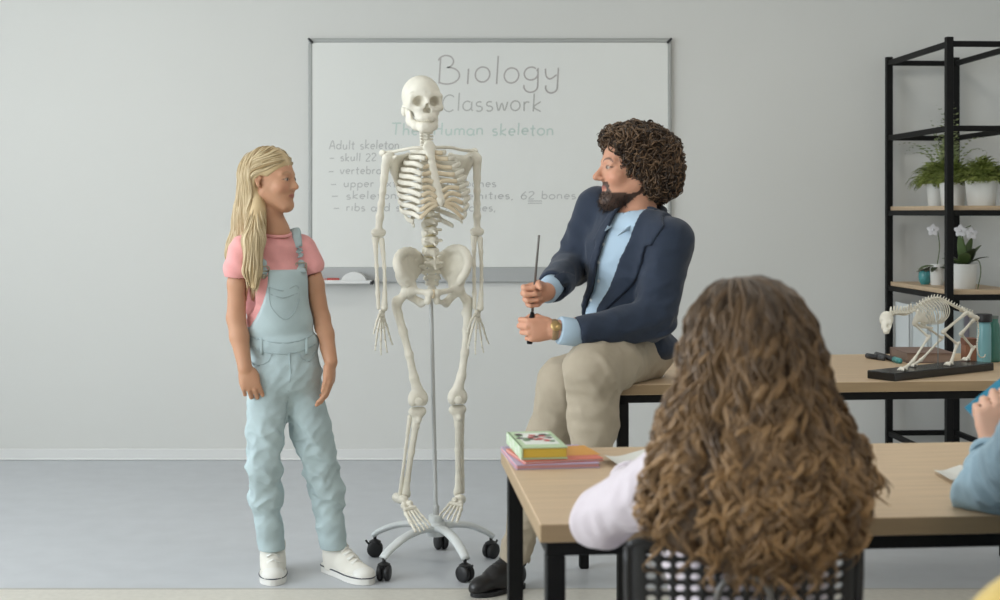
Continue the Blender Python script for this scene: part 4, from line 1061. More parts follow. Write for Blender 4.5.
d_hi = nrm(A(-.8,-.5,-.12)); n_hi = nrm(np.cross(A(0,0,1), d_hi)); s_hi = A(.05,0,1)
w_lo = on_stick(329)-d_lo*.066-n_lo*.031; w_hi = on_stick(296)-d_hi*.066-n_hi*.031
sh_r, el_r = Mp(597,208,.13), Mp(571,266,.12); cf_r = el_r+(w_hi-el_r)*.74
sh_l, el_l = Mp(671,241,-.12), Mp(655,319,-.17)
# body
M_skin_m = mat('skin_teacher', SKIN, .5, attr=True, sss=.12, spec=.35)
g = list(mg)+[(rc(mo+mhR.T@A(0,-.025,-.06), mneck, .056, .06), .025), (rc(mneck, mneck-UP*.06, .062, .07), .03),
     (rc(sh_r, sh_l, .038), .03), (ell(Mp(634,270), (.11,.08,.16), mR), .04), (ell(Mp(632,345,.04), (.10,.08,.10), mR), .04)]
for s_, e_, w_ in ((sh_r, el_r, w_hi), (sh_l, el_l, w_lo)):
    g += [(rc(s_, e_, .042, .036), .02), (rc(e_, w_, .036, .027), .02)]
LEG_R = [(622,358,.10,.092),(566,384,.06,.084),(549,434,.12,.068),(528,500,.25,.054),(514,560,.33,.048)]
LEG_L = [(638,354,.0,.094),(610,360,-.18,.088),(592,371,-.27,.078),(593,425,-.24,.068),(592,470,-.20,.056)]
for Lg in (LEG_R, LEG_L):
    pts = [Mp(*c[:3]) for c in Lg]
    for i in range(len(pts)-1): g.append((rc(pts[i], pts[i+1], Lg[i][3]*.68, Lg[i+1][3]*.68), .03))
fist = dict(curl=(1.12,1.18,1.22,1.28), thumb=(.35,.75,.75), spread=0)
hl = hand_prims(w_lo, d_lo, n_lo, s_lo, .93, **fist); hr = hand_prims(w_hi, d_hi, n_hi, s_hi, .93, **fist)
f = Field.around([p for p, k in g+hl+hr+mpost], .0042, .02)
for p, k in g: f.add(p, k)
for p, k in msub: f.sub(p, k)
f.add(ell(Hm(0,.068,-.10), (.040,.036,.034), mhR), .02)
for p, k in mpost+hl+hr: f.add(p, k)
mcol = head_colour(mo, mhR, ms, SKIN, lip=(172,104,94), brow=(52,40,33), iris=(60,48,40), beard=(50,38,32), blush=(214,140,116))
f.build('body', M_skin_m, man, lambda V: mcol(V, np.tile(lin((203,150,123)), (len(V),1))))
V_, Q_ = f.nets(); L_m = (V_-mo)@mhR.T; lo_ = np.interp(L_m[:,1], [.0,.04,.07], [-.09,-.122,-.15]); up_ = np.interp(L_m[:,1], [0,.055,.075,.1], [-.074,-.08,-.072,-.07])
bp = V_[(L_m[:,2] < up_) & (L_m[:,2] > lo_) & (L_m[:,1] > .015) & (np.linalg.norm(V_-mo, axis=1) < .18)]; bp = bp[RNG.integers(0, len(bp), 700)]
bn = fgrad(f, bp); bd_ = bn*.6+np.array([0,0,-.9])+RNG.normal(size=bp.shape)*.5; S = bp[:,None,:]+np.linspace(0,1,5)[None,:,None]*bd_[:,None,:]*.009
bodyobj = [o for o in man.children][0]
link('beard', strands_mesh('beard', S, .0009*np.ones((700,1))*np.linspace(1,.3,5)[None], lin((44,32,26))*np.ones((700,1))*(.7+.8*RNG.random((700,1))), 3), mat('beard_hair', (50,38,32), .6, attr=True), man)
# --- trousers
M_tr = mat('beige_chino', (172,160,141), .85, noise=.03, nscale=30, bump=.25, bscale=400)
g = [(ell(Mp(634,354,.05), (.135,.115,.075), mR), .05)]
for Lg in (LEG_R, LEG_L):
    pts = [Mp(*c[:3]) for c in Lg]
    for i in range(len(pts)-1): g.append((rc(pts[i], pts[i+1], Lg[i][3], Lg[i+1][3]), .03))
tr = field_of(g, .006)
kneeL = Mp(597,372,-.27); kneeR = Mp(549,434,.12)
def tr_folds(X, Y, Z):
    n1 = vnoise(X*.8+.4*Z, Y*.8, Z*1.1, 31, 7, 36); n2 = vnoise(X, Y, Z, 33, 7, 55)
    kk = np.exp(-(((X-kneeL[0])**2+(Y-kneeL[1]-.05)**2+(Z-kneeL[2]+.06)**2)/.02))
    an = np.clip((.34-Z)/.2, 0, 1)
    return -(.006+.008*kk+.010*an)*ridge(X*.8+.5*Z, Y*.8, Z*1.1, 31, 58)-(.003+.004*kk+.004*an)*ridge(X*.8-.5*Z, Y, Z, 33, 100)
tr.warp(tr_folds)
a_ = Mp(514,560,.33); tr.sub(rc(Mp(512,571,.33), Mp(511,590,.33), .06), .003)
b_ = Mp(592,470,-.20); tr.sub(rc(b_-UP*.07, b_-UP*.12, .07), .003)
tr.sub(BOX2, 0)
tro = tr.build('trousers', M_tr, man, smooth_it=1)
# --- blazer
def poly_sdf(x, y, poly):
    "signed distance to a polygon (negative inside)"
    d = None; ins = np.zeros(np.broadcast(x, y).shape, bool); n = len(poly)
    for i in range(n):
        ax, ay = poly[i]; bx_, by_ = poly[(i+1) % n]; ex, ey = bx_-ax, by_-ay; wx, wy = x-ax, y-ay
        t = np.clip((wx*ex+wy*ey)/(ex*ex+ey*ey), 0, 1); q = (wx-ex*t)**2+(wy-ey*t)**2; d = q if d is None else np.minimum(d, q)
        c = ((ay > y) != (by_ > y)) & (x < ex*(y-ay)/(ey if abs(ey) > 1e-9 else 1e-9)+ax); ins ^= c
    return np.where(ins, -1, 1)*np.sqrt(d)
O_ = Mp(634,270)
def uz(px, py, v=.10):
    "torso coordinates of a photo point lying on the chest"
    k = (px-500)/FPX; u = (k*(O_[1]+v*mf[1])-O_[0]-v*mf[0])/(ml[0]-k*ml[1]); Y = O_[1]+u*ml[1]+v*mf[1]; return (u, P(px, py, Y)[2])
torso = [(ell(Mp(634,258), (.168,.118,.16), mR), .05), (ell(Mp(625,315), (.140,.120,.12), mR), .05), (ell(Mp(633,346,.03), (.150,.130,.065), mR), .05),
         (rc(sh_r, sh_l, .058), .05), (rc(mneck-UP*.03, mneck-UP*.08, .075, .09), .04)]
arms = [(rc(sh_r, el_r, .064, .060), .035), (rc(el_r, cf_r, .058, .046), .02), (rc(sh_l, el_l, .066, .062), .035), (rc(el_l, Mp(583,333,-.25), .062, .049), .02)]
jk = field_of(torso+arms, .006)
def jk_folds(X, Y, Z):
    n1 = vnoise(X, Y, Z*1.1, 41, 7, 30); n2 = vnoise(X*.8-.5*Z, Y, Z, 42, 7, 48)
    ka = sum(np.exp(-((X-e[0])**2+(Y-e[1])**2+(Z-e[2])**2)/.012) for e in (el_l, el_r))
    return .004*n1-(.003+.010*ka)*ridge(X*.8-.6*Z, Y*.8, Z*1.1, 42, 62)-(.0015+.004*ka)*ridge(X*.7+.6*Z, Y, Z, 43, 100)
jk.warp(jk_folds)
jk0 = jk.like()
X, Y, Z = jk.grid(); U_ = (X-O_[0])*ml[0]+(Y-O_[1])*ml[1]; V_ = (X-O_[0])*mf[0]+(Y-O_[1])*mf[1]; Zb = np.broadcast_to(Z, jk.d.shape); Ub = np.broadcast_to(U_, jk.d.shape)
op = [(606,190),(606,222),(601,250),(591,283),(581,308),(572,330),(596,334),(606,305),(620,270),(632,240),(645,215),(642,190)]
opz = poly_sdf(Ub, Zb, [uz(*p) for p in op])
onlyT = field_of(torso, .006); T2 = jk.like(); T2.d[:] = 9
for p, k in torso: T2.add(p, k)
T2.warp(jk_folds)
shirt = jk.like(); shirt.d = np.maximum(T2.d+.013, poly_sdf(Ub, Zb, [uz(*p) for p in op])-.035).astype(np.float32)
shirt.d = np.maximum(shirt.d, .0-V_-.02).astype(np.float32)
shirt.warp(lambda X, Y, Z: .002*vnoise(X, Y, Z*.6, 51, 7, 50))
shirt.sub(rc(mneck+UP*.04+mf*.02, mneck-UP*.005+mf*.022, .056, .056), .006)
cut = np.maximum(opz, .01-V_); jk.d = -smin(-jk.d, cut.astype(np.float32), .004)
# the body of the coat is hollow in front of the shirt; neck opening
jk.sub(rc(mneck+UP*.05+mf*.01, mneck-UP*.01+mf*.012, .07, .072), .006)
for (a, c, e) in ((cf_r, el_r, .046), (Mp(583,333,-.25), el_l, .055)):
    d = nrm(a-c); jk.sub(rc(a+d*(e+.012), a+d*.12, .058), .004)
# front skirt split below the opening
M_jk = mat('navy_wool', (31,43,62), .85, noise=.06, nscale=60, bump=.3, bscale=350, sheen=.15)
jk.sub(BOX2, 0)
coat = jk.build('blazer', M_jk, man, smooth_it=1)
M_sh = mat('pale_blue_cotton', (176,198,216), .8, bump=.2, bscale=400)
shirt_o = shirt.build('shirt', M_sh, man)
# lapels and collar: layers over the coat
def layer(name, poly, off, base, m, parent, th=.012, vmin=.0):
    L = jk.like(); L.d = np.maximum(np.maximum(base.d-off, -(base.d-off+th)), np.maximum(poly_sdf(Ub, Zb, [uz(*p) for p in poly]), vmin-V_)).astype(np.float32)
    return L.build(name, m, parent, smooth_it=1)
layer('lapel', [(611,205),(604,213),(597,226),(593,240),(597,243),(584,283),(578,306),(583,309),(592,285),(602,252),(609,222)], .0075, jk0, M_jk, coat)
layer('lapel', [(636,208),(652,212),(664,226),(654,246),(648,246),(640,276),(608,316),(602,312),(618,272),(631,240)], .0075, jk0, M_jk, coat)
b = MB(); C = spline([Mp(606,214,-.075), Mp(622,206,.0), Mp(650,205,.085), Mp(660,211,.05), Mp(655,222,-.04), Mp(645,232,-.12)], 40)
C = spline([Mp(606,212,.06), Mp(622,204,.115), Mp(648,203,.115), Mp(662,210,.05), Mp(656,221,-.035), Mp(643,234,-.085)], 40)
b.tube(C, [.004]+[.017]*38+[.004], 10, flat=(UP,.55)); b.build('coat_collar', M_jk, coat)
b = MB(); ring = [mneck+UP*(.012-.02*math.sin(t)*.8)+ml*.066*math.cos(t)+mf*(.066*math.sin(t)+.012) for t in np.linspace(-.5*math.pi-1.9,-.5*math.pi+1.9+0,40)]
ring = [mneck+UP*(.022-.022*math.sin(t))+ml*.063*math.cos(t)+mf*(.064*math.sin(t)+.010) for t in np.linspace(math.pi*.62,math.pi*2.38,44)]
b.tube(ring, .017, 10, flat=(np.array([nrm(q-mneck-UP*(q-mneck)[2]) for q in ring]), .28)); b.build('shirt_collar', M_sh, shirt_o)
for e, tip in ((ring[0], Mp(604.5,231,-.10)), (ring[-1], Mp(617,236,-.13))):
    b = MB(); c0 = np.array(e)+UP*.014; o2 = nrm(np.array(e)-mneck)*.0; side = (ring[6] if e is ring[0] else ring[-7])
    V = [c0+mf*.006, np.array(side)+UP*.012+mf*.006, np.array(side)-UP*.014+mf*.01, tip, c0-UP*.02+mf*.008]
    V2 = [v-mf*.005 for v in V]; n = 5
    b.add(V+V2, [tuple(range(n)), tuple(range(2*n-1,n-1,-1))]+[(k,n+k,n+(k+1)%n,(k+1)%n) for k in range(n)]); b.build('collar_flap', M_sh, shirt_o, smooth=False)
def mmarch(p, fld, off=.002):
    q = p+mf*.3
    for _ in range(500):
        v = fsample(fld, q[None])[0]
        if v < off: break
        q = q-mf*max(.0015, min(v*.7, .02))
    return q
pl = [mmarch(Mp(px,py), shirt, .001) for px,py in ((612,238),(606,256),(600,274),(593,294),(587,312))]
b = MB(); b.tube(spline(pl, 24), .0022, 6); b.build('placket_seam', mat('shirt_seam', (154,178,198), .8), shirt_o)
for px, py in ((613.5,244),(607.5,262),(601,281),(594,300)):
    b = MB(); b.lathe([(.0,0),(.005,0),(.0055,.0015),(.004,.0025),(.0,.002)], mmarch(Mp(px,py), shirt, .001), 12, axis=mf); b.build('button', mat('pearl_button', (210,218,224), .3), shirt_o)
# cuffs, watch
cd = nrm(w_lo-Mp(583,333,-.25))
b = MB(); c0 = Mp(586,334,-.25); c1 = w_lo-cd*.012; b.tube([c0, c1-cd*.004, c1], [.040,.041,.039], 20, flat=(UP,1.0)); b.build('shirt_cuff', M_sh, shirt_o)
cd2 = nrm(w_hi-cf_r); b = MB(); c0 = cf_r; c1 = w_hi-cd2*.006; b.tube([c0, c1], [.036,.037], 20); b.build('shirt_cuff', M_sh, shirt_o)
M_gold = mat('gold_metal', (190,160,110), .3, metal=.9)
wc = w_lo+d_lo*.002
watch = band('wristwatch', wc, d_lo, .0285, .0265, UP, .018, .005, mat('watch_strap', (150,122,88), .5), man)
b = MB(); b.lathe([(.0,0),(.015,0),(.016,.003),(.014,.006),(0,.0065)], wc-n_lo*.0265+UP*.012, 20, axis=-n_lo+UP*.5); b.build('watch_case', M_gold, watch)
# --- shoes
M_lea = mat('black_leather', (26,24,25), .32, spec=.5)
def oxford(heel, toe, an):
    d = nrm(toe-heel); L = np.linalg.norm(toe-heel); sd = np.cross(d, UP); up = nrm(np.cross(sd, d)); q = lambda a, b, z: heel+d*a*L+sd*b+up*z
    pr = [rc(q(.12,0,.045), q(.15,0,.085), .036, .035), rc(q(.14,0,.045), q(.5,0,.042), .036, .040), rc(q(.5,0,.038), q(.88,0,.030), .041, .030), rc(q(.2,0,.09), q(.55,0,.052), .033, .032), rc(q(.88,0,.026), q(.96,0,.024), .028, .022)]
    f = Field.around(pr, .0035, .02); f.add(pr, .02); f.isect(half(q(0,0,.014), -up), .003)
    sh = f.build('leather_shoe', M_lea, man, smooth_it=1)
    out = [(-.02,0),(-.01,.026),(.08,.037),(.25,.036),(.45,.040),(.68,.045),(.85,.040),(.97,.026),(1.035,.009),(1.04,0)]
    poly = out+[(a,-b_) for a,b_ in reversed(out[1:-1])]; pts = spline([A(a,b_,0) for a,b_ in poly+poly[:1]], 64)[:-1]
    b = MB(); V = [q(p[0],p[1],z) for z in (.001,.016) for p in pts]; n = len(pts)
    b.add(V, [tuple(range(n)), tuple(range(2*n-1,n-1,-1))]+[(k,n+k,n+(k+1)%n,(k+1)%n) for k in range(n)]); b.build('sole', M_rub, sh, smooth=40)
    b = MB(); zc = np.arange(.16,.02,-.001)
    for k in range(4):
        t = .38+.07*k; zz = zc[np.argmax(fsample(f, np.array([q(t,0,c) for c in zc])) < 0)]
        b.tube([q(t,-.018,zz-.006), q(t,0,zz+.002), q(t,.018,zz-.006)], .0028, 6)
    b.build('lacing', M_rub, sh)
    zz = zc[np.argmax(fsample(f, np.array([q(.72,0,c) for c in zc])) < 0)]
    b = MB(); b.tube([q(.70,-.036,.028), q(.715,-.022,zz-.008), q(.725,0,zz+.0005), q(.715,.022,zz-.008), q(.70,.036,.028)], .002, 6); b.build('toe_cap_seam', M_rub, sh)
oxford(ground(520,586.5), ground(474,597), a_)
b2 = Mp(592,470,-.20)-UP*.09; oxford(b2+A(.06,.06,-.04), b2+A(-.12,-.14,-.07), b2)
b = MB(); b.tube([Mp(515,558,.33), ground(517,586.5)*A(1,1,0)+UP*.09], .038, 14); b.build('sock', mat('dark_sock', (34,34,40), .9), man)
# --- pointer stick
t = thing('pointer_stick', 'thin grey pointer stick with black handle held upright in both fists', 'pointer', stick_lo)
b = MB(); b.tube([on_stick(318), on_stick(240), stick_hi], [.0042,.0034,.0036], 10); b.build('shaft', mat('pointer_grey', (112,108,104), .35, metal=.3), t)
b = MB(); b.tube([stick_lo, on_stick(343), on_stick(318), on_stick(312)], [.007,.0085,.0085,.005], 12); b.build('handle', M_black, t)
# --- hair
M_hairm = mat('dark_brown_hair', (60,46,36), .5, attr=True, spec=.4)
pr = [ell(Hm(0,-.035,.045), (.100,.108,.083), mhR), ell(Hm(0,-.075,-.015), (.095,.078,.085), mhR), ell(Hm(0,.025,.085), (.075,.06,.035), mhR)]
mh = Field.around(pr, .006, .04); mh.add(pr, .04)
mh.sub([ell(Hm(0,.105,-.02), (.12,.085,.105), mhR), ell(Hm(0,.135,.05), (.1,.07,.06), mhR)], .015)
mh.sub([ell(Hm(k*.07,.055,-.07), (.05,.05,.075), mhR) for k in (-1,1)], .015)
mh.warp(lambda X, Y, Z: .006*vnoise(X, Y, Z, 61, 8, 130)+.005*vnoise(X, Y, Z, 62, 8, 70))
mhair = mh.build('hair', M_hairm, man, haircol((38,28,22),(70,54,42),(60,60,60),9))
N = 1500; st = surf_pts(mh, N); rdir = RNG.normal(size=(N,3))
def mflow(p): 
    L = (p-mo)@mhR.T; back = np.clip((L[:,1:2]-.03)/.03, 0, 1)
    return rdir*.8+np.array([0,0,-.9])*(1-back)-mhR[1]*back*1.2*(L[:,2:3] < .11)+(p-Hm(0,-.03,.06))*3
S = groom(mh, st, mflow, 22, .0042, RNG.uniform(.0,.014,N), free=-2, mom=.3)
S = wavy(S, .0075, 2.3, .3); t = np.linspace(0,1,22)[None,:]; th = RNG.random((N,1))**1.5
link('curls', strands_mesh('curls', S, .0021*(.6+.8*RNG.random((N,1)))*np.clip(np.minimum(t*8+.3, (1-t)*6+.2), 0, 1), lin((40,29,22))*(1-th)+lin((122,96,72))*th, 4), M_hairm, mhair)
# ================================================================ seated pupils and their chairs
M_plast = mat('black_plastic', (27,27,29), .42, bump=.1, bscale=500); M_leg = mat('chair_leg_black', (30,30,32), .4)
def make_chair():
    "facing +y, origin on the floor under the seat's centre"
    t = thing('school_chair', 'x', 'chair', (0,0,0), 'perforated black school chairs')
    # back: a curved plate with rows of oval holes
    ncol, nrow, px_, pz_ = 14, 13, .0195, .0154; mar = .021; zt = .812; W_ = ncol*px_/2+mar; H_ = nrow*pz_
    def bend(u, z, dy=0): 
        tp = .94+.06*min(1, max(0, (z-.55)/.2)) if z < .8 else 1
        return (u*tp, -.165-.05*(z-.6)+.9*u*u*-.0+.55*u*u+dy, z)
    V = []; F_ = []; key = {}
    def vid(u, z):
        k = (round(u,5), round(z,5))
        if k not in key: key[k] = len(V); V.append(bend(u, z))
        return key[k]
    ns = 16; z1_ = zt-.0098
    for c in range(ncol):
        for r in range(nrow):
            cx = (c-ncol/2+.5)*px_; cz = z1_-(r+.5)*pz_; out = []; inn = []
            for k in range(ns):
                a = 2*math.pi*(k+.5)/ns-math.pi/4-math.pi/ns; ca, sa = math.cos(a), math.sin(a); m = max(abs(ca), abs(sa))
                out.append(vid(cx+ca/m*px_/2, cz+sa/m*pz_/2)); inn.append(vid(cx+ca*.0066, cz+sa*.0052))
            for k in range(ns): F_.append((out[k], out[(k+1)%ns], inn[(k+1)%ns], inn[k]))
    us = sorted({k[0] for k in key if abs(k[1]-z1_) < 1e-4}); zs_ = sorted({k[1] for k in key if abs(k[0]+ncol*px_/2) < 1e-4})
    hw = ncol*px_/2
    for i in range(len(us)-1):
        rnd = lambda u: zt-.018*max(0, (abs(u)-hw+.05)/.05)**2*.0
        F_.append((vid(us[i],z1_), vid(us[i+1],z1_), vid(us[i+1],zt), vid(us[i],zt))); zb = z1_-H_
        F_.append((vid(us[i],zb-.05), vid(us[i+1],zb-.05), vid(us[i+1],zb), vid(us[i],zb)))
    for sgn in (-1,1):
        zz = [z1_-H_-.05]+zs_
        for i in range(len(zz)-1):
            q = (vid(sgn*hw,zz[i]), vid(sgn*W_,zz[i]), vid(sgn*W_,zz[i+1]), vid(sgn*hw,zz[i+1])); F_.append(q if sgn > 0 else q[::-1])
        arcp = [(sgn*(hw+ (W_-hw)*math.sin(a)), z1_+.0098*math.cos(a)) for a in np.linspace(0, math.pi/2, 7)]
        ids = [vid(*p) for p in arcp]; c0 = vid(sgn*hw, z1_)
        for i in range(6): q = (c0, ids[i+1], ids[i]); F_.append(q if sgn > 0 else q[::-1])
    o = link('backrest', mesh_from('backrest', V, F_, smooth=40), M_plast, t, True)
    md = o.modifiers.new('thickness', 'SOLIDIFY'); md.thickness = .006; md.offset = 0
    b = MB(); b.tube([bend(u, zt-.002-(.0 if abs(u) < hw else .0098*(1-math.sqrt(max(0,1-((abs(u)-hw)/(W_-hw))**2))))) for u in np.linspace(-W_+.001,W_-.001,40)], .0055, 8)
    for s in (-1,1): b.tube([bend(s*W_, z) for z in np.linspace(z1_-H_-.05, zt-.0098, 12)], .0055, 8)
    b.build('backrest_rim', M_plast, o, local=True)
    b = MB(); b.tube([A(*bend(.036*math.cos(a)-.004, .735+.034*math.sin(a), -.006)) for a in np.linspace(-.2, math.pi+.2, 24)], .0055, 8); b.build('handle_rim', mat('handle_grey', (112,110,108), .35, metal=.4), o, local=True)
    # seat
    f = Field.around([bx((0,.02,.43), (.19,.19,.016))], .008, .03); f.add(bx((0,.02,.43), (.185,.185,.014), .012)); f.d = (f.d+.0).astype(np.float32)
    f.sub(ell((0,.02,.475), (.17,.17,.04)), .01); f.build('seat', M_plast, t, local=True)
    b = MB(); 
    for s in (-1,1): b.tube(spline([A(s*.15,.12,.416), A(s*.15,-.1,.416), A(s*.15,-.15,.44), A(s*.15,-.152,.56), A(s*.148,-.155,.60)], 24), .009, 10)
    b.tube([A(-.15,.12,.412), A(.15,.12,.412)], .009, 10); b.tube([A(-.15,-.1,.412), A(.15,-.1,.412)], .009, 10); b.build('seat_frame', M_leg, t, local=True)
    for x in (-1,1):
        for y in (-1,1):
            b = MB(); b.tube([A(x*.15,.01+y*.12,.414), A(x*.185,.01+y*.175,.012)], .010, 12); b.tube([A(x*.185,.01+y*.175,.018), A(x*.186,.01+y*.177,0)], .0125, 12); b.build('leg', M_leg, t, local=True)
    return t
CH0 = make_chair()
def place_chair(x, y, rz, label, first=False):
    t = CH0 if first else copy_tree(CH0)
    t.location = (x,y,0); t.rotation_euler = (0,0,rz); t['label'] = label; return t
SHOULDER_Z = .93
def seated(label, hx, hy, yaw, name, top_mat, leg_mat, arms, hair, headz=1.085, skin=(206,158,130), hands=None, fold=.007, elr=.048, wrr=.036, hv=.05, shw=.125, shz=.908):
    "a child on a chair; yaw 0 faces +y. arms: [(elbow, wrist, hand dir, palm, thumb side)]"
    f = A(-math.sin(yaw), math.cos(yaw), 0); r = A(math.cos(yaw), math.sin(yaw), 0); B = A(hx,hy,0)
    T = lambda u, v, z: B+r*u+f*v+UP*z
    t = thing('person', label, 'person', (hx,hy,0)); R_ = np.array([r,f,UP])
    ho_ = T(0,hv,headz); hR_ = frame(f); hs_ = .88
    H_, hg_, hsub_, hpost_ = head_prims(ho_, hR_, hs_, True)
    g = list(hg_)+[(rc(ho_+hR_.T@A(0,-.03,-.05), T(0,.0,.955), .046, .05), .02), (rc(T(-shw+.01,0,shz+.005), T(shw-.01,0,shz+.005), .03), .02), (ell(T(0,.0,.78), (.10,.065,.17), R_), .03), (ell(T(0,0,.56), (.12,.09,.09), R_), .03)]
    tp = [(rc(T(-shw+.013,0,shz+.004), T(shw-.013,0,shz+.004), .048), .04), (ell(T(0,.0,.78), (.125,.09,.17), R_), .05), (ell(T(0,.0,.60), (.135,.105,.12), R_), .05), (rc(T(0,0,.93), T(0,0,.955), .062, .058), .03)]
    lg = [(ell(T(0,0,.535), (.145,.11,.085), R_), .04)]; sk_ = []; cuffs = []; sh_pts = []
    for s in (-1,1):
        hip, kn, an = T(s*.075,.02,.525), T(s*.085,.33,.50), T(s*.085,.30,.10)
        lg += [(rc(hip, kn, .075, .058), .03), (rc(kn, an, .056, .042), .02)]; sh_pts.append(an)
        g += [(rc(hip, kn, .05, .04), .02), (rc(kn, an, .038, .03), .02)]
    for s, a in zip((-1,1), arms):
        sh = T(s*shw,.0,shz); el, wr, hd, pn, th = a; el = A(*el); wr = A(*wr)
        tp += [(rc(sh, el, .050, elr), .03), (rc(el, wr-nrm(wr-el)*.02, elr, wrr), .02)]
        g += [(rc(sh, el, .032, .030), .02), (rc(el, wr, .030, .023), .012)]
        g += hand_prims(wr, A(*hd), A(*pn), A(*th), .84, (.35,.5,.55,.6) if hands is None else hands, (.35,.35,.4))
        cuffs.append((wr-nrm(wr-el)*.02, nrm(wr-el)))
    bf = Field.around([p for p, k in g+[(p, k) for p, k in hpost_]], .0055, .02)
    for p, k in g: bf.add(p, k)
    for p, k in hsub_: bf.sub(p, k)
    for p, k in hpost_: bf.add(p, k)
    bf.sub(BOX1, 0); hc1 = head_colour(ho_, hR_, hs_, SKIN, iris=(60,48,40), brow=(90,66,48))
    bf.build('body', M_skin_g, t, lambda V: hc1(V, np.tile(lin(skin), (len(V),1))))
    tf = field_of(tp, .0055)
    tf.warp(lambda X, Y, Z: .002*vnoise(X, Y, Z, 71, 7, 40)-fold*ridge(X*.8+.5*Z, Y*.8, Z, 72, 55)-.5*fold*ridge(X*.8-.5*Z, Y, Z, 73, 100))
    for c, d in cuffs: tf.sub(rc(c+d*.052, c+d*.09, .05), .004)
    tf.sub(rc(T(0,.01,1.0), T(0,.01,.975), .05), .005)
    tf.sub(BOX1, 0); top = tf.build(name, top_mat, t, smooth_it=1)
    for c, d in cuffs:
        b = MB(); e1 = nrm(np.cross(d, A(.3,.2,1))); e2 = np.cross(d, e1); b.tube([c+e1*.036*math.cos(x)+e2*.036*math.sin(x) for x in np.linspace(0,2*math.pi,25)], .006, 8, cap=False); b.build('cuff', top_mat, top)
    lf = field_of(lg, .007); lf.warp(lambda X, Y, Z: -.006*ridge(X, Y, Z, 81, 50))
    for an in sh_pts: lf.sub(rc(an-UP*.05, an-UP*.1, .06), .004)
    lf.build('trousers', leg_mat, t)
    for an in sh_pts:
        h = an*A(1,1,0)-f*.03; toe = h+f*.19; pr = [rc(h+UP*.035+f*.03, h+UP*.085+f*.03, .034), rc(h+UP*.035+f*.03, toe+UP*.028-f*.04, .036, .034)]
        sf_ = Field.around(pr, .006, .02); sf_.add(pr, .02); sf_.isect(half(A(0,0,.003), -UP), .002); sf_.build('shoe', M_can, t)
    return t, T, ho_, hR_, hs_, H_
# ---- the girl with long curls, seen from behind
def Cp(px, py, Y): return P(px, py, Y)
CX = Cp(750,400,1.98)[0]
M_pink = mat('pale_pink_knit', (206,196,202), .9, bump=.3, bscale=260, sheen=.2); M_jeans = mat('blue_jeans', (74,92,122), .85, noise=.06)
cg, T_c, ho_c, hR_c, hs_c, H_c = seated('girl seen from behind with very long wavy brown hair and a pale pink sleeve', CX, 2.0, .03, 'sweater', M_pink, M_jeans,
    [(P(601,517,2.17), P(634,482,2.42), (.45,.85,-.1), (.2,0,-1), (.9,-.4,0)), (P(828,515,2.13), P(790,478,2.46), (-.4,.9,-.05), (-.2,0,-1), (-.9,-.4,0))], None, headz=1.052, hv=-.005, shw=.10, shz=.875, elr=.044, wrr=.034)
c_front = place_chair(Cp(742,560,1.86)[0], 2.03, .03, 'perforated black chair under the girl with long curls', True)
M_haircg = mat('brown_curls', (96,70,46), .42, attr=True, spec=.5)
hp_ = [ell(Cp(749,340,1.985), (.080,.098,.088)), ell(Cp(753,395,1.935), (.086,.066,.12)), ell(Cp(752,452,1.905), (.122,.060,.105)), ell(Cp(756,496,1.865), (.142,.052,.08)), ell(Cp(756,528,1.835), (.115,.034,.055))]
chf = Field.around(hp_, .006, .05); chf.add(hp_, .05)
chf.add([rc(Cp(696,420,2.0), Cp(672,480,2.03), .04, .038), rc(Cp(815,420,2.0), Cp(846,478,2.03), .04, .038)], .04)
chf.sub(ell(ho_c+A(0,.115,-.03), (.075,.08,.10)), .01)
chf.warp(lambda X, Y, Z: .008*vnoise(X*1.6, Y*1.6, Z*.35, 91, 8, 46)*np.clip((1.16-Z)/.1, .2, 1)+.003*vnoise(X*1.5, Y*1.5, Z*.6, 92, 8, 110))
ch_o = chf.build('hair', M_haircg, cg, haircol((58,43,29),(92,69,47),(60,60,12),17))
NG = 420; NC = 9; K = 72
st = np.vstack([surf_pts(chf, 220, lambda V: (V[:,2] > .90) & (V[:,1] < 2.03)), surf_pts(chf, 200, lambda V: V[:,2] > 1.10)])
rdx = RNG.normal(size=(NG,3))*.10
def cflow(p):
    top = np.clip((p[:,2:3]-1.09)/.07, 0, 1); d = p-Cp(750,336,1.985)
    return np.concatenate([d[:,:1]*(7*top+1.5*(1-top)), -top*.9+0*d[:,1:2], -np.ones((len(p),1))+top*.45], 1)+rdx
S0 = groom(chf, st, cflow, K, .0076, RNG.uniform(.0,.006,NG), free=-.5, mom=.6)
gx = np.abs(S0[:,-1,0]-Cp(756,0,1.85)[0])
zend0 = Cp(0,545,1.85)[2]-.058*RNG.random(NG)**1.5+.07*np.clip((gx-.07)/.12, 0, 1)
zz_ = S0[:,:,2]; gt = np.clip((1.15-zz_)/.26, 0, 1)
wl = .056*(.85+.3*RNG.random((NG,1))); ph = (3.0*vnoise(st[:,0], st[:,1], st[:,2]*.3, 77, 6, 60)+RNG.normal(size=NG)*1.5)[:,None]; sgn = np.sign(RNG.random((NG,1))-.5)
ang = 6.28*zz_/wl+ph; am = .0086*gt**.6*(.6+.8*RNG.random((NG,1)))
S1 = S0.copy(); S1[:,:,0] += am*np.cos(ang); S1[:,:,1] += sgn*am*.8*np.sin(ang)
N = NG*NC; S = np.repeat(S1, NC, 0); a_c = RNG.random((N,1))*6.28; r_c = .0068*np.sqrt(RNG.random((N,1)))
gtr = np.repeat(gt, NC, 0); angr = np.repeat(ang, NC, 0); tk = np.linspace(0,1,K)[None,:]
rr = r_c*(1.15-.45*gtr)
S[:,:,0] += rr*np.cos(a_c+.12*angr); S[:,:,1] += rr*.7*np.sin(a_c+.12*angr)
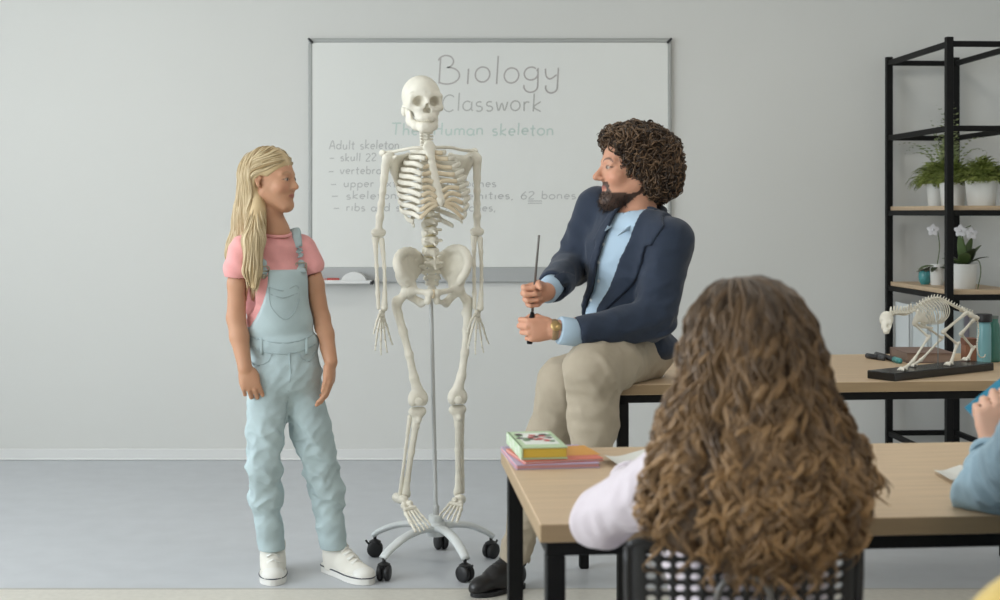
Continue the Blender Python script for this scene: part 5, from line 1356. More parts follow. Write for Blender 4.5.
fz = (RNG.random((N,1)) < .22)*.007; S[:,:,0] += fz*np.cos(angr*1.3+a_c)*gtr; S[:,:,2] += fz*np.sin(angr*1.1+a_c*2)*gtr
zend = np.repeat(zend0, NC)+RNG.normal(size=N)*.012
dead = S[:,:,2] < zend[:,None]
for k in range(1,K): S[:,k] = np.where(dead[:,k][:,None], S[:,k-1], S[:,k])
rad = .0017*(.6+.8*RNG.random((N,1)))*np.clip(np.minimum(tk*14+.25, (S[:,:,2]-zend[:,None])/.05+.12), .02, 1)
th = np.clip(np.repeat(RNG.random((NG,1,1)), NC, 0)*.85+.35*(RNG.random((N,1,1))-.4), 0, 1); zc_ = gtr[:,:,None]
colr = (lin((54,40,27))*(1-th)+lin((106,82,57))*th)*(1-zc_)+(lin((82,61,41))*(1-th)+lin((172,136,94))*th)*zc_
link('wavy_locks', strands_mesh('wavy_locks', S, rad, colr, 4), M_haircg, ch_o)
# ---- the child in the denim shirt at the end of the table
KX = .93; KY = 2.12
dk, T_k, ho_k, hR_k, hs_k, H_k = seated('child in a light blue denim shirt, elbow on the table, raising a blue booklet', KX, KY, .25, 'denim_shirt', mat('light_denim_shirt', (142,166,178), .85, noise=.14, nscale=14, detail=5, bump=.3, bscale=350), M_jeans,
    [(P(983,491,2.40), P(996,447,2.47), (-.05,.1,1), (.15,1,0), (1,-.15,0)), (P(1160,500,2.42), P(1075,455,2.52), (-.6,.5,.5), (0,.4,.9), (-.3,-.3,.9))], None, headz=1.1, skin=(214,170,146), hands=(.75,1.0,1.15,1.2), fold=.012)
place_chair(KX+.02, KY+.03, .25, 'perforated black chair of the child in the denim shirt')
def short_hair(t, ho_, hR_, hs_, c0, c1, nm, m):
    pr = [ell(ho_+hR_.T@(A(0,-.018,.042)*hs_), tuple(x*hs_ for x in (.082,.105,.092)), hR_)]
    f = Field.around(pr, .006, .03); f.add(pr, .01); f.sub(ell(ho_+hR_.T@(A(0,.08,-.04)*hs_), (.10,.08,.10), hR_), .01); f.d = np.maximum(f.d, (ho_[2]-.07)-f.grid()[2]).astype(np.float32)
    o = f.build('hair', m, t, haircol(c0, c1, (120,120,60), 8)); st = surf_pts(f, 500); S = groom(f, st, lambda p: (p-ho_)*A(2,2,0)+np.array([0,0,-.5]), 16, .006, .002)
    th = RNG.random((500,1)); link('locks', strands_mesh('locks', S, .0026*np.ones((500,1))*np.clip((1-np.linspace(0,1,16))*4+.15, 0, 1)[None], lin(c0)*(1-th)+lin(c1)*th, 4), m, o)
short_hair(dk, ho_k, hR_k, hs_k, (66,48,34), (120,92,64), 'hair', mat('light_brown_hair', (96,72,50), .5, attr=True))
# ---- the child in yellow close to the camera
yk, T_y, ho_y, hR_y, hs_y, H_y = seated('child in a mustard yellow jumper close to the camera, only the shoulder in view', .580, 1.2, .0, 'jumper', mat('mustard_knit', (206,178,104), .9, bump=.3, bscale=260, sheen=.2), M_jeans,
    [(A(.445,1.30,.70), A(.47,1.46,.62), (.3,.9,-.1), (.2,0,-1), (.9,-.3,0)), (A(.76,1.30,.70), A(.68,1.46,.62), (-.3,.9,-.1), (-.2,0,-1), (-.9,-.3,0))], None, headz=1.08, shz=.882)
place_chair(.598, 1.22, 0, 'perforated black chair of the child in yellow')
short_hair(yk, ho_y, hR_y, hs_y, (44,34,28), (92,72,54), 'hair', mat('dark_short_hair', (66,50,38), .5, attr=True))
# ================================================================ shelf unit, end-on to the wall
Z_ = A(0,0,1)
SRL = P(889,213,6.95)*A(1,1,0); SFL = P(949,213,6.157)*A(1,1,0); sy = nrm(SFL-SRL); LEN = np.linalg.norm(SFL-SRL); sx_ = A(-sy[1], sy[0], 0)*1.0
if sx_[0] < 0: sx_ = -sx_
WID = .34
sh = thing('shelf_unit', 'tall black metal shelf unit with oak boards, standing end-on to the wall', 'shelf', (SRL+SFL)/2+sx_*WID/2)
def SQ(u, v, z): return SRL+sx_*u*WID+sy*v*LEN+Z_*z     # u 0..1 across, v 0 (wall) .. 1 (room)
T_ = .0157
for u in (0,1):
    for v in (0,1):
        b = MB(); b.obox(SQ(u,v,1.015), (sx_,sy,Z_), (T_,T_,1.015), .002); b.build('post', M_black, sh, smooth=40)
LV = [(.149,0),(.515,1),(.875,1),(1.25,1),(1.625,0),(2.0,0)]
for z, brd in LV:
    for (p, q) in (((0,0),(1,0)),((0,1),(1,1)),((0,0),(0,1)),((1,0),(1,1))):
        a, c = SQ(*p,z), SQ(*q,z); d = nrm(c-a); L = np.linalg.norm(c-a)/2-T_; w = np.cross(Z_, d)
        b = MB(); b.obox((a+c)/2, (d,w,Z_), (L,.010,.0125), .0015); b.build('rail', M_black, sh, smooth=40)
    if brd:
        b = MB(); b.obox(SQ(.5,.5,z+.0125+.010), (sx_,sy,Z_), (WID/2-.003,LEN/2+.008-.02,.010), .001)
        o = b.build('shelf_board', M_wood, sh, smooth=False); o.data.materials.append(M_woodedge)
def top_of(z): return z+.0325
# ---------------------------------------------------------------- ferns
M_pot = mat('white_ceramic', (226,226,222), .35); M_soil = mat('potting_soil', (56,44,34), .95)
M_fern = mat('fern_green', (98,116,58), .55, attr=True); M_stem = mat('stem_green', (92,110,60), .6)
def fern(name, label, c, pr_, ph, nf, length, droop, up=0, width=.035, seed=1, cols=((70,88,38),(128,142,72)), upright=.5):
    t = thing(name, label, 'plant', c, 'potted ferns on the shelf'); r = random.Random(seed)
    b = MB(); b.lathe([(pr_*.8,0),(pr_*.84,.004),(pr_,ph),(pr_*.93,ph),(pr_*.91,ph-.015)], c, 28); b.build('pot', M_pot, t, smooth=50)
    b = MB(); b.lathe([(pr_*.9,ph-.02),(pr_*.9,ph-.012)], c, 24); b.build('soil', M_soil, t, smooth=50)
    V = []; F_ = []; C = []
    for k in range(nf):
        a = r.uniform(0,6.283); e = r.random(); L = length*r.uniform(.6,1.1); o = A(math.cos(a), math.sin(a), 0); el = upright*(1-e)+.2
        base = A(*c)+Z_*(ph-.012)+o*pr_*.4*e; d0 = nrm(o*(1-el)+Z_*(el+.35)); n = 16; pts = []; p = base; d = d0
        for i in range(n): pts.append(p); p = p+d*L/n; d = nrm(d-Z_*droop*r.uniform(.6,1.2)*(i/n)*.5+o*.03)
        cc = lin(cols[0]); c2 = lin(cols[1]); m_ = r.random(); col = cc*(1-m_)+c2*m_
        for i in range(1,n):
            t_ = nrm(pts[i]-pts[i-1]); sd = np.cross(t_, Z_); sd = nrm(sd) if np.linalg.norm(sd) > .05 else A(1,0,0); w = width*math.sin(math.pi*min(1,(i/n)*.9+.14))**.7*r.uniform(.8,1.15)
            for s in (-1,1):
                tip = pts[i]+sd*s*w+t_*w*.45-Z_*w*.25*r.uniform(.4,1.6); hw_ = w*.23; nrm_ = np.cross(t_, sd); q = len(V); mid = (pts[i]+tip)/2+nrm_*w*.06
                V += [pts[i], mid+t_*hw_, tip, mid-t_*hw_, mid-nrm_*.0015]; F_ += [(q,q+3,q+2,q+1),(q,q+1,q+2,q+4),(q,q+4,q+2,q+3)]; C += [col*r.uniform(.8,1.2)]*5
    link('foliage', mesh_from('foliage', V, F_, cols=np.array(C), smooth=False), M_fern, t)
    return t
ZT = top_of(1.25)
def onshelf(px, Y, z): return A((px-500)*Y/FPX, Y, z)
FC = ((124,140,66),(188,198,118))
fern('potted_fern', 'bushy fern in the widest white pot at the front end of the upper board', onshelf(981.5,6.27,ZT), .072, .112, 230, .15, .9, seed=3, width=.026, cols=FC, upright=.95)
fern('potted_fern', 'bushy fern in a white pot partly hidden behind the front shelf post', onshelf(953,6.47,ZT), .062, .108, 190, .15, .8, seed=5, width=.025, cols=FC, upright=1.0)
fern('potted_fern', 'fern with drooping fronds in the white pot nearest the wall', onshelf(936.5,6.68,ZT), .047, .108, 190, .17, 1.1, seed=8, width=.026, cols=FC, upright=.9)
fern('potted_palm', 'feathery palm with tall light fronds rising above the rail behind the ferns', onshelf(948,6.72,ZT), .040, .10, 26, .42, .75, seed=12, width=.036, cols=((116,130,86),(160,168,120)), upright=1.5)
# ---------------------------------------------------------------- orchids and the succulent
ZO = top_of(.875)
def leaf(mb, base, d, L, w, th=.003, droop=.4, up=UP):
    d = nrm(d); sd = nrm(np.cross(d, up)); n = 12; p = A(*base); dd = d; pts = []; 
    for i in range(n+1): pts.append(p); p = p+dd*L/n; dd = nrm(dd-up*droop/n)
    mb.tube(pts, [max(.0015, w*math.sin(math.pi*min(.97,(.08+.9*i/n)))**.65) for i in range(n+1)], 10, flat=(np.array([nrm(np.cross(sd, nrm(pts[min(i+1,n)]-pts[max(i-1,0)]))) for i in range(n+1)]), th/w))
M_leaf = mat('orchid_leaf', (84,104,60), .4); M_leaf2 = mat('dark_leaf', (56,66,44), .45); M_petal = mat('white_petal', (232,230,232), .6)
def orchid(label, c, pr_, ph, leaves, stems, lm=M_leaf):
    t = thing('potted_orchid', label, 'plant', c)
    b = MB(); b.lathe([(pr_*.84,0),(pr_*.88,.004),(pr_,ph),(pr_*.94,ph),(pr_*.92,ph-.012)], c, 28); b.build('pot', M_pot, t, smooth=50)
    b = MB(); b.lathe([(pr_*.91,ph-.02),(pr_*.91,ph-.012)], c, 24); b.build('soil', M_soil, t, smooth=50)
    for (d, L, w, m) in leaves:
        b = MB(); leaf(b, A(*c)+UP*(ph-.015), d, L, w, .003, .9); b.build('leaf', m, t)
    for pts, flowers in stems:
        b = MB(); b.tube(spline(np.array(pts), 24), .0022, 7); st_ = b.build('flower_stem', M_stem, t)
        for f_ in flowers:
            b = MB(); n = A(-.3,-.9,.1); R_ = frame(n)
            for k in range(5):
                a = 2*math.pi*k/5+.3; d = R_.T@A(math.cos(a),0.15,math.sin(a)); leaf(b, f_, d, .030, .013, .0015, .3, up=nrm(n))
            b.ball(A(*f_)+n*.006, .006, 8, 6); b.build('blossom', M_petal, st_)
    return t
c = onshelf(964,6.30,ZO)
orchid('orchid with broad green leaves in the larger white pot', c, .058, .112, [((-1,-.4,.9),.13,.03,M_leaf),((.9,-.5,1.0),.12,.034,M_leaf2),((-.3,-1,1.3),.13,.03,M_leaf),((.5,-.5,1.5),.13,.03,M_leaf),((-.9,.4,1.3),.11,.026,M_leaf2),((.2,-.9,1.7),.12,.034,M_leaf2),((-.3,-.3,2.2),.15,.024,M_leaf),((.4,.2,2.0),.14,.026,M_leaf)],
    [([c+UP*.1, c+A(.01,.02,.19), c+A(.0,.03,.26), c+A(.03,.0,.285)], [c+A(-.012,.01,.262), c+A(.032,-.005,.250)]), ([c+UP*.1, c+A(.05,-.03,.13), c+A(.066,-.03,.08), c+A(.052,-.03,.0)], [])])
c = onshelf(937,6.62,ZO)
orchid('small orchid with one white blossom in the slim white pot beside the teal cup', c, .034, .10, [((-1,-.3,.35),.10,.02,M_leaf),((1,-.3,.4),.09,.02,M_leaf),((-.6,-.8,.1),.075,.015,M_leaf2),((.5,-.8,.15),.08,.016,M_leaf2),((-.9,.3,.1),.08,.014,M_leaf2)],
    [([c+UP*.09, c+A(.012,0,.18), c+A(.0,.0,.26), c+A(-.02,-.01,.275)], [c+A(-.022,-.012,.262)])])
c = onshelf(925,6.66,ZO)
t = thing('succulent_cup', 'little teal glazed cup holding a grey-green succulent', 'plant', c)
b = MB(); b.lathe([(.018,0),(.026,.012),(.031,.035),(.029,.055),(.024,.066),(.022,.066),(.026,.05)], c, 24); b.build('cup', mat('teal_glaze', (70,140,142), .25, noise=.25, nscale=30), t, smooth=50)
b = MB()
for k in range(18):
    a = k*2.4; e = .2+.8*k/18; leaf(b, c+UP*.062, A(math.cos(a), math.sin(a), 1.1-e), .028+.014*e, .008, .004, .3)
b.build('rosette_leaves', mat('succulent_grey', (112,112,96), .6), t)
# ---------------------------------------------------------------- files on the lower board
ZF = top_of(.515)
for (px, Y, w, h, d, nm, lab, col) in ((902,6.80,.082,.262,.23,'magazine_file','white magazine file nearest the wall on the lower board',(214,218,218)), (919.5,6.555,.072,.266,.23,'magazine_file','middle white magazine file between two others on the lower board',(206,212,212)), (936,6.31,.074,.258,.23,'magazine_file','white magazine file right behind the front shelf post',(200,210,212)), (955,6.52,.060,.236,.22,'ring_binder','lilac ring binder on the lower board behind the cat skeleton',(176,172,190))):
    c = onshelf(px,Y,ZF)
    if nm == 'magazine_file': c = A(SRL[0]+(SRL[1]-Y)*sy[0]/-sy[1]+w/2+.014, Y, ZF)
    t = thing(nm, lab, 'file' if nm == 'magazine_file' else 'binder', c, 'magazine files' if nm == 'magazine_file' else None)
    m = mat('card_%d' % px, col, .6); b = MB(); th = .004
    b.box(c+A(-w/2,-d/2,0), c+A(w/2,-d/2+th,h)); 
    b2_ = MB(); b2_.box(c+A(-w/2,d/2-th,0), c+A(w/2,d/2,h*.55)); b2_.build('back_panel', m, t, smooth=False)
    if nm == 'ring_binder': b = MB(); b.box(c+A(-w/2,-d/2,0), c+A(w/2,-d/2+th,h), .001)
    o = b.build('spine_panel', m, t, smooth=False); b = MB()
    for lo, hi, pn in ((c+A(-w/2,-d/2,0), c+A(-w/2+th,d/2,h),'side_panel'), (c+A(w/2-th,-d/2,0), c+A(w/2,d/2,h),'side_panel'), (c+A(-w/2+th,-d/2+th,0), c+A(w/2-th,d/2-th,th),'bottom_panel')):
        b = MB(); b.box(lo, hi, .001); b.build(pn, m, t, smooth=False)
    b = MB(); b.box(c+A(-w/2+.007,-d/2+.008,.006), c+A(w/2-.007,d/2-.006,h*.92)); b.build('paper_block', mat('paper_white', (222,222,216), .8), t, smooth=False)
    b = MB(); b.lathe([(.0,0),(.012,0),(.012,.0015),(.009,.0015),(.009,.0005),(0,.0005)], c+A(0,-d/2-.0002,.05), 16, axis=(0,-1,0)); b.build('finger_ring', M_alu, t, smooth=40)
# ================================================================ on the far table
# base board of the cat skeleton
ZB = .765
k0, k1, k2 = P(895,375.5,4.2), P(994,363.5,4.5), P(868,370.5,4.33)
ax_ = nrm((k1-k0)*A(1,1,0)); ay_ = A(-ax_[1], ax_[0], 0); LB = np.linalg.norm((k1-k0)[:2]); WB = .105
def CB(s, t, z): return A(k0[0],k0[1],0)+ax_*s*LB+ay_*t*WB+UP*z
cat_t = thing('cat_skeleton_model', 'crouching ivory cat skeleton mounted on a black board', 'skeleton', CB(.5,.5,.74))
b = MB(); b.obox(CB(.5,.5,.7525), (ax_,ay_,UP), (LB/2,WB/2,.0125), .002); b.build('base_board', mat('black_lacquer', (20,20,20), .25, spec=.5), cat_t, smooth=40)
def CT_(px, py, t=.5):
    "point over the board's middle line (t across the board) seen at a photo pixel"
    k = (px-500)/FPX; o = A(k0[0],k0[1],0)+ay_*t*WB; s = (k*o[1]-o[0])/(ax_[0]-k*ax_[1]); q = o+ax_*s
    return P(px, py, q[1])
def cbone(name, prims, k=.004, parent=None, res=.0018, m=None): return sdf_obj(name, prims, k, res, m or M_bone, parent or cat_t)
hd = CT_(886.5,319); fz = nrm(ax_*-.42+UP*-.86-ay_*.28); ur = nrm(np.cross(ax_, UP)); 
vdir = nrm(np.cross(fz, ay_))
pr = [ell(hd, (.021,.020,.024)), ell(hd+fz*.022, (.015,.014,.016)), rc(hd+fz*.02, hd+fz*.042, .011, .0085), rc(hd+fz*.010-ay_*.016, hd+fz*.03-ay_*.011, .004), rc(hd+fz*.010+ay_*.016, hd+fz*.03+ay_*.011, .004)]
f = Field.around(pr, .0016, .01); f.add(pr, .008); f.sub([ell(hd+fz*.022-ay_*.017-ax_*.006, .008), ell(hd+fz*.022+ay_*.017-ax_*.006, .008), ell(hd+fz*.05-ax_*.006, .0045)], .003); csk = f.build('skull', M_bone, cat_t)
jw = -ax_*-.010
cbone('mandible', [rc(hd+fz*.012+ax_*.012-ay_*.010, hd+fz*.046+ax_*.005-ay_*.003, .0035, .0045), rc(hd+fz*.012+ax_*.012+ay_*.010, hd+fz*.046+ax_*.005+ay_*.003, .0035, .0045)], .003)
spn = spline([CT_(889,314), CT_(897,312.5), CT_(905,313), CT_(912,310), CT_(920,304), CT_(929,299.5), CT_(938,298), CT_(947,302), CT_(956,307), CT_(965,311), CT_(973,314)], 300)
Ls = np.concatenate([[0], np.cumsum(np.linalg.norm(np.diff(spn, axis=0), axis=1))]); NV = 30
vb = MB(); vb.lathe([(.003,-.0045),(.0048,-.004),(.0040,0),(.0048,.004),(.003,.0045)], (0,0,0), 10); vb.tube([(0,0,0),(0,.008,.002),(0,.012,.004)], [.0028,.0022,.0012], 6); vb.tube([(-.008,0,0),(.008,0,0)], .002, 6)
vme = mesh_from('vertebra', vb.V, vb.F); vme.materials.append(M_bone)
CV = []
for i in range(NV):
    j = np.searchsorted(Ls, Ls[-1]*(i+.5)/NV); c = spn[min(j,299)]; tg = nrm(spn[min(j+4,299)]-spn[max(j-4,0)]); upv = nrm(UP-tg*(UP@tg)); xx = np.cross(upv, tg)
    o = link('vertebra', vme, None); o.parent = cat_t; o.matrix_parent_inverse = Matrix.Translation(cat_t.location).inverted()
    M = Matrix([[xx[k],upv[k],tg[k],c[k]] for k in range(3)]+[[0,0,0,1]]); o.location = c; o.rotation_euler = M.to_euler(); g = 1.75 if i < 8 else 1.0; o.scale = (g,g,1.05)
    CV.append((c, tg, upv))
for k in range(10):
    c, tg, upv = CV[9+k]; low = CT_(929,325)*(1-k/14)+CT_(946,322)*(k/14)
    for s in (-1,1):
        W_ = (.020+.010*min(1,k/5))
        p1 = c*.72+low*.28+ay_*s*W_*.85; p2 = c*.35+low*.65+ay_*s*W_-ax_*.002; p3 = low+ay_*s*W_*.45-ax_*.008
        b = MB(); b.tube(spline([c, p1, p2, p3], 18), [.0018]*16+[.0015,.0012], 6); b.build('rib', M_bone, cat_t)
cbone('sternum', chain([CT_(914,322), CT_(922,327), CT_(932,328)], .004))
cbone('sacrum', [rc(CT_(962,310.5), CT_(971,313.5), .009, .006, flat=(UP,.6))])
for s, t_ in ((-1,.36),(1,.64)):
    e = CT_(920.5,317.5,t_); 
    cbone('scapula', [rc(CT_(914,323,t_), CT_(918,312,t_), .006, .006, flat=(ay_,.4)), rc(CT_(914,323,t_), CT_(924,314,t_), .006, .007, flat=(ay_,.4)), rc(CT_(916,319,t_), CT_(926,321,t_), .008, .006, flat=(ay_,.4)), rc(CT_(918,312,t_), CT_(926,320,t_), .006, .006, flat=(ay_,.4))], .010)
    cbone('pelvis_wing', [rc(CT_(963,309,t_*.5+.25), CT_(970,315,t_), .006, .007, flat=(ay_,.5)), rc(CT_(970,315,t_), CT_(978,318,t_), .0075, .006, flat=(ay_,.5)), rc(CT_(978,318,t_), CT_(972,322,.5), .004)], .005)
def limb(nm, pts, rr):
    return cbone(nm, [rc(pts[0], pts[0]*.85+pts[1]*.15, rr*1.5, rr), rc(pts[0], pts[1], rr), rc(pts[1]*.85+pts[0]*.15, pts[1], rr, rr*1.45)], .004)
def paw(p, d):
    pr = [ell(p+UP*.005, (.008,.008,.005))]
    for q in (-1.5,-.5,.5,1.5): e = p+d*.022+np.cross(UP,d)*q*.007; pr += chain([p+UP*.004+np.cross(UP,d)*q*.004, e*.6+p*.4+UP*.010, e+UP*.003], [.0028,.0028,.0022])
    cbone('paw', pr, .002)
dfw = -ax_
for t_, sh_, el_, wr_, pw in ((.22,(914,324),(928.5,337),(913,361),(905,368)), (.72,(922,324),(942,338),(921,362),(915,365))):
    a, e, w_, p = CT_(*sh_,t_*.4+.3), CT_(*el_,t_), CT_(*wr_,t_), CT_(*pw,t_); p[2] = ZB+.001; 
    if w_[2] < ZB+.02: w_[2] = ZB+.02
    limb('humerus', (a,e), .0038); limb('radius', (e,w_), .0036); limb('ulna', (e+ax_*.006+UP*.004, w_+ax_*.004), .0024); limb('metacarpus', (w_, p+UP*.008), .0045); paw(p, dfw)
for t_, hp__, kn, hk, pw in ((.25,(966,313),(943,332),(957,344),(951,364)), (.75,(976,317),(961,334),(973,348),(968,362))):
    a, e, w_, p = CT_(*hp__,t_*.5+.25), CT_(*kn,t_), CT_(*hk,t_), CT_(*pw,t_); p[2] = ZB+.001
    limb('femur', (a,e), .0046); limb('tibia', (e,w_), .0038); limb('metatarsus', (w_, p+UP*.008), .0045); paw(p, dfw)
    cbone('heel_bone', [rc(w_, w_+ax_*.012+UP*.004, .0042, .0045)])
tl = spline([CT_(972,314.5), CT_(977,319), CT_(978.5,332), CT_(977,345), CT_(979,356), CT_(984,357), CT_(986,352)], 120)
for i in range(16):
    a, e = tl[i*7], tl[min(i*7+6,119)]; b = MB(); r = .0042-.00012*i; b.tube([a, a*.7+e*.3, a*.3+e*.7, e], [r,r*.7,r*.7,r], 7); b.build('tail_vertebra', M_bone, cat_t)
b = MB(); b.tube([CB(.56,.5,ZB-.002), CT_(938,300)], .0018, 6); b.build('support_rod', M_alu, cat_t)
# ---- other things on the far table
t = thing('hardback_book', 'thick brown hardback book lying closed behind the cat skeleton', 'book', (1.46,4.83,.74))
b = MB(); b.box((1.383,4.72,.740),(1.545,4.925,.744), .001); b.box((1.383,4.72,.771),(1.545,4.925,.775), .001); b.box((1.383,4.921,.740),(1.545,4.927,.775), .001); b.build('cover', mat('brown_cover', (126,104,94), .6), t, smooth=False)
b = MB(); b.box((1.386,4.726,.744),(1.541,4.921,.771)); b.build('page_block', mat('brown_pages', (148,126,112), .8), t, smooth=False)
def pen(label, a, c, r, body, capc, frac=.62):
    a = A(*a); c = A(*c); t = thing('marker', label, 'marker', (a+c)/2); m = a+(c-a)*frac
    b = MB(); b.tube([a+UP*r, a+(c-a)*.02+UP*r, m+UP*r], [r*.8,r,r], 12); b.build('barrel', mat('pen_'+body[0], body[1], .4), t)
    b = MB(); b.tube([m+UP*r, c-(c-a)*.05+UP*r, c+UP*r], [r*1.12,r*1.12,r*.6], 12); b.build('cap', mat('pen_'+capc[0], capc[1], .4), t)
def ft(px, py): return on_table(px, py, .74)
blk = ('dark', (38,38,42)); teal = ('teal', (70,150,150))
pen('black marker with a teal cap lying nearest the cat skeleton board', ft(876,356.5), ft(901,364), .009, blk, teal, .75)
pen('short black marker with a dark cap lying behind another marker', ft(869,359)+A(0,.03,0), ft(889,362.5)+A(0,.05,0), .009, blk, ('grey',(70,72,76)), .7)
t = thing('drink_bottle', 'pale teal drinking bottle with a black screw lid beside the cat skeleton', 'bottle', P(984,366,4.68))
c = A((984-500)*4.70/FPX,4.70,.74)
b = MB(); b.lathe([(.018,0),(.0225,.003),(.0235,.01),(.0235,.12),(.021,.135),(.016,.142),(.016,.148)], c, 24); b.build('bottle_body', mat('teal_plastic', (120,172,180), .25, spec=.5), t, smooth=50)
b = MB(); b.lathe([(.0,.142),(.0265,.142),(.027,.146),(.027,.166),(.025,.169),(.0,.169)], c, 24); b.build('lid', M_plast, t, smooth=50)
c = A((993.5-500)*4.76/FPX,4.76,.74)
t = thing('glass_bottle', 'dark green bottle with a grey stopper standing beside the teal drinking bottle', 'bottle', c)
b = MB(); b.lathe([(.019,0),(.023,.003),(.0235,.01),(.0235,.105),(.020,.128),(.0155,.138),(.0155,.150)], c, 24); b.build('bottle_body', mat('green_plastic', (70,124,112), .25, spec=.5), t, smooth=50)
b = MB(); b.lathe([(.0,.148),(.0165,.148),(.017,.158),(.0,.160)], c, 20); b.build('stopper', mat('stopper_grey', (110,120,116), .5), t, smooth=50)
c = A((969.5-500)*4.80/FPX,4.80,.74)
t = thing('card_box', 'small reddish-brown card box behind the hind legs of the cat skeleton', 'box', c)
b = MB(); b.box(c+A(-.022,-.025,0), c+A(.022,.025,.062), .002); b.build('box_body', mat('brown_card', (150,104,80), .7), t, smooth=40)
b = MB(); b.box(c+A(-.0235,-.0265,.056), c+A(.0235,.0265,.078), .002); b.build('box_lid', mat('brown_card_dark', (128,86,68), .7), t, smooth=40)
# ================================================================ on the near table
# folder stack and the thick green book
def slab(mb, c, ax, ay, lx, ly, z0, z1, bev=.001): mb.obox(A(c[0],c[1],(z0+z1)/2), (ax,ay,UP), (lx/2,ly/2,(z1-z0)/2), bev)
fa = ft_ = on_table(522,470.0); fb = on_table(606,467.8); fx = nrm(fb-fa); fy = A(-fx[1],fx[0],0); LF = np.linalg.norm(fb-fa); DF = .225
ctr = fa+fx*LF/2+fy*DF/2-fx*.012
t = thing('exercise_book', 'lilac exercise book with a coral edge lying lowest under the green book', 'book', ctr)
b = MB(); slab(b, ctr, fx, fy, LF, DF, .740, .742); slab(b, ctr, fx, fy, LF, DF, .748, .750); b.build('cover', mat('lilac_cover', (182,164,190), .5), t, smooth=False)
b = MB(); slab(b, ctr, fx, fy, LF-.004, DF-.004, .742, .748); b.build('page_block', mat('coral_pages', (206,150,146), .7), t, smooth=False)
c2 = fa+fx*(LF*.5)+fy*(DF*.40)-fx*.005; fx2 = nrm(fx+fy*.10); fy2 = A(-fx2[1],fx2[0],0)
t = thing('exercise_book', 'orange and coral exercise book between the lilac one and the green book', 'book', c2)
b = MB(); slab(b, c2, fx2, fy2, LF*.97, DF*.70, .750, .7515); slab(b, c2, fx2, fy2, LF*.97, DF*.70, .7545, .756); o = b.build('cover', mat('coral_cover', (216,120,100), .5), t, smooth=False)
b = MB(); slab(b, c2+fy2*.02+fx2*.03, fx2, fy2, LF*.70, DF*.5, .756, .7563, 0); b.build('cover_panel', mat('orange_panel', (222,160,72), .5), o, smooth=False)
b = MB(); slab(b, c2, fx2, fy2, LF*.97-.003, DF*.70-.003, .7515, .7545); b.build('page_block', mat('pale_pages', (226,206,200), .7), t, smooth=False)
z0, z1 = .757, .782
g0 = P(521,460,FPX*(CZ-z0)/(460.0-213)); g1 = P(568,459,FPX*(CZ-z0)/(459.0-213)); gx = nrm((g1-g0)*A(1,1,0)); LG = np.linalg.norm((g1-g0)[:2]); gy = A(-gx[1],gx[0],0); gy = nrm(gy+gx*-.02); DG = .20
t = thing('thick_book', 'thick pale green book with yellow page edges on top of two exercise books', 'book', g0+gx*LG/2)
gc = g0+gx*LG/2+gy*DG/2; M_gr = mat('pale_green_cover', (184,206,168), .45)
b = MB(); slab(b, gc, gx, gy, LG, DG, z0, z0+.003); slab(b, gc, gx, gy, LG, DG, z1-.003, z1); b.obox(A(*(gc-gx*(LG/2-.002))[:2],(z0+z1)/2), (gx,gy,UP), (.0025,DG/2,(z1-z0)/2), .001); cov = b.build('cover', M_gr, t, smooth=False)
b = MB(); slab(b, gc+gx*.001, gx, gy, LG-.006, DG-.006, z0+.003, z1-.003); b.build('page_block', mat('yellow_pages', (214,182,70), .7, noise=.12, nscale=40, nstretch=(.2,.2,30)), t, smooth=False)
b = MB(); slab(b, gc+gx*.002+gy*.005, gx, gy, LG*.74, DG*.72, z1, z1+.0004, 0); pan = b.build('cover_panel', mat('cover_white', (226,230,222), .5), cov, smooth=False)
r = random.Random(4)
for nm, col, pts in (('cover_print_red', (196,92,92), [(-.1,.1),(.15,.15),(.02,-.05),(.2,-.12),(-.02,.22),(.1,0)]), ('cover_print_green', (110,140,104), [(-.3,.2),(-.26,-.08),(.34,.2),(.3,-.16),(-.2,.02)]), ('cover_print_dark', (88,80,76), [(-.34,.05),(-.12,.0),(.28,.06),(.22,.26),(-.3,.28),(.02,.12)])):
    b = MB()
    for (u, v) in pts:
        q = gc+gx*u*LG+gy*v*DG; n = 9; base = len(b.V); a0 = r.random()*6; rr_ = [r.uniform(.6,1.2) for _ in range(n)]
        ring = [q*A(1,1,0)+gx*.009*rr_[k]*math.cos(a0+6.283*k/n)+gy*.013*rr_[k]*math.sin(a0+6.283*k/n)+UP*(z1+.0008) for k in range(n)]
        b.add(ring, [tuple(range(n))])
    b.build('print_pattern', mat(nm, col, .5), pan, smooth=False)
for k in range(5):   # marks on the spine
    b = MB(); q = gc-gx*(LG/2+.0009)+gy*(DG*(-.36+.18*k)); q = A(q[0],q[1],(z0+z1)/2+.004*(-1)**k); n = 8
    b.add([q+gy*.012*math.cos(6.283*j/n)*(1+.3*(j % 2))+UP*.009*math.sin(6.283*j/n) for j in range(n)], [tuple(range(n))[::-1]]); b.build('spine_print_pattern', mat('spine_print', (120,150,104) if k % 2 else (214,222,204), .5), cov, smooth=False)
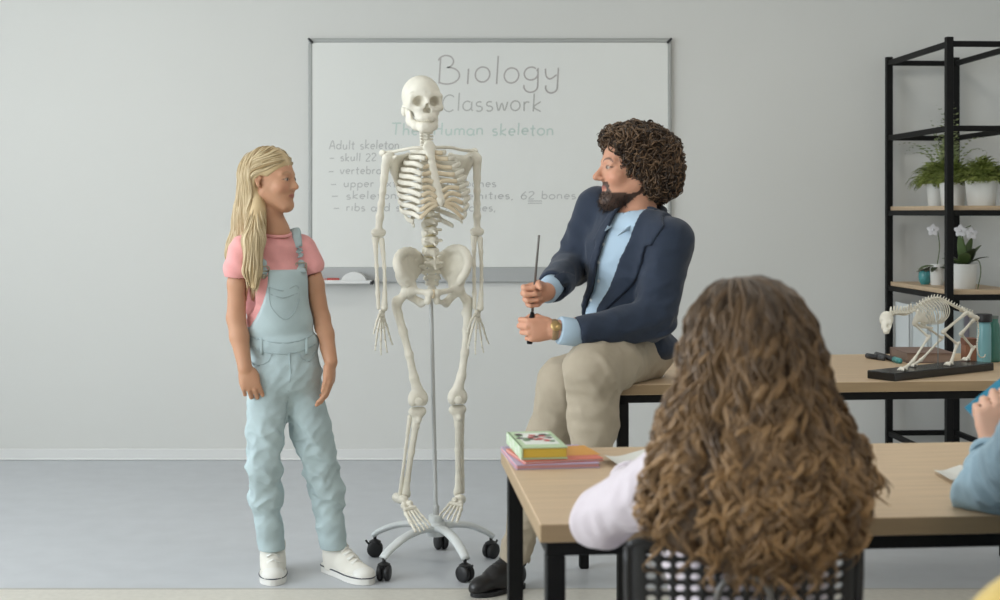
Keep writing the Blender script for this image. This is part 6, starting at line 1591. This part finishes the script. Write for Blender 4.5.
# papers
def sheet(label, quad, z=.7404, curl=.0):
    Q = [on_table(*q, z) for q in quad]; c = sum(Q)/4; t = thing('paper_sheet', label, 'paper', c); V = []; n = 8
    for i in range(n+1):
        for j in range(n+1):
            u, v = i/n, j/n; p = (Q[0]*(1-u)+Q[1]*u)*(1-v)+(Q[3]*(1-u)+Q[2]*u)*v; p = A(p[0],p[1],z+curl*max(0,(.5-u))**2*4); V.append(p)
    V2 = [v+UP*.0006 for v in V]; m = (n+1)**2
    F_ = [(i*(n+1)+j,i*(n+1)+j+1,(i+1)*(n+1)+j+1,(i+1)*(n+1)+j) for i in range(n) for j in range(n)]
    F2 = [tuple(m+k for k in f) for f in F_]; rim = list(range(n+1))+[k*(n+1)+n for k in range(1,n+1)]+[n*(n+1)+k for k in range(n-1,-1,-1)]+[k*(n+1) for k in range(n-1,0,-1)]
    F3 = [(rim[k],m+rim[k],m+rim[(k+1)%len(rim)],rim[(k+1)%len(rim)]) for k in range(len(rim))]
    link('page', mesh_from('page', V+V2, F_+F2+F3, smooth=30), mat('paper_white'), t)
sheet('white paper sheet on the table by the pale pink sleeve', [(604,461),(645,449),(672,470),(628,477)], curl=.012)
sheet('white paper sheet on the table by the denim sleeve', [(934,474),(960,465),(990,475),(951,484)], curl=.008)
# booklet in the raised hand
t = thing('blue_booklet', 'bright blue booklet held up in the hand of the denim-shirted child', 'booklet', P(1000,405,2.53))
bc = P(1028,400,2.535); bu = nrm(A(.78,.05,.62)); bv = nrm(A(-.5,.35,.75)); bv = nrm(bv-bu*(bu@bv)); bn = np.cross(bu,bv)
b = MB(); b.obox(bc+bn*.003, (bu,bv,bn), (.095,.06,.0012), .0005); b.obox(bc-bn*.003, (bu,bv,bn), (.095,.06,.0012), .0005); b.build('cover', mat('bright_blue_cover', (56,150,186), .45), t, smooth=False)
b = MB(); b.obox(bc, (bu,bv,bn), (.093,.058,.0018)); b.build('page_block', mat('paper_white'), t, smooth=False)
# ================================================================ camera
c = bpy.data.cameras.new('camera'); co = bpy.data.objects.new('camera', c); COL.objects.link(co)
c.sensor_width = 36; c.lens = FPX*36/1000; co.location = (0,0,CZ); co.rotation_euler = (math.pi/2,0,0)
c.shift_y = -87/1000; c.clip_start = .05
c.dof.use_dof = True; c.dof.focus_distance = 4.7; c.dof.aperture_fstop = 5.0
SC.camera = co
SC.view_settings.view_transform = 'Standard'; SC.view_settings.look = 'None'; SC.view_settings.gamma = 1; SC.view_settings.use_curve_mapping = False
SC.view_settings.exposure = -0.82
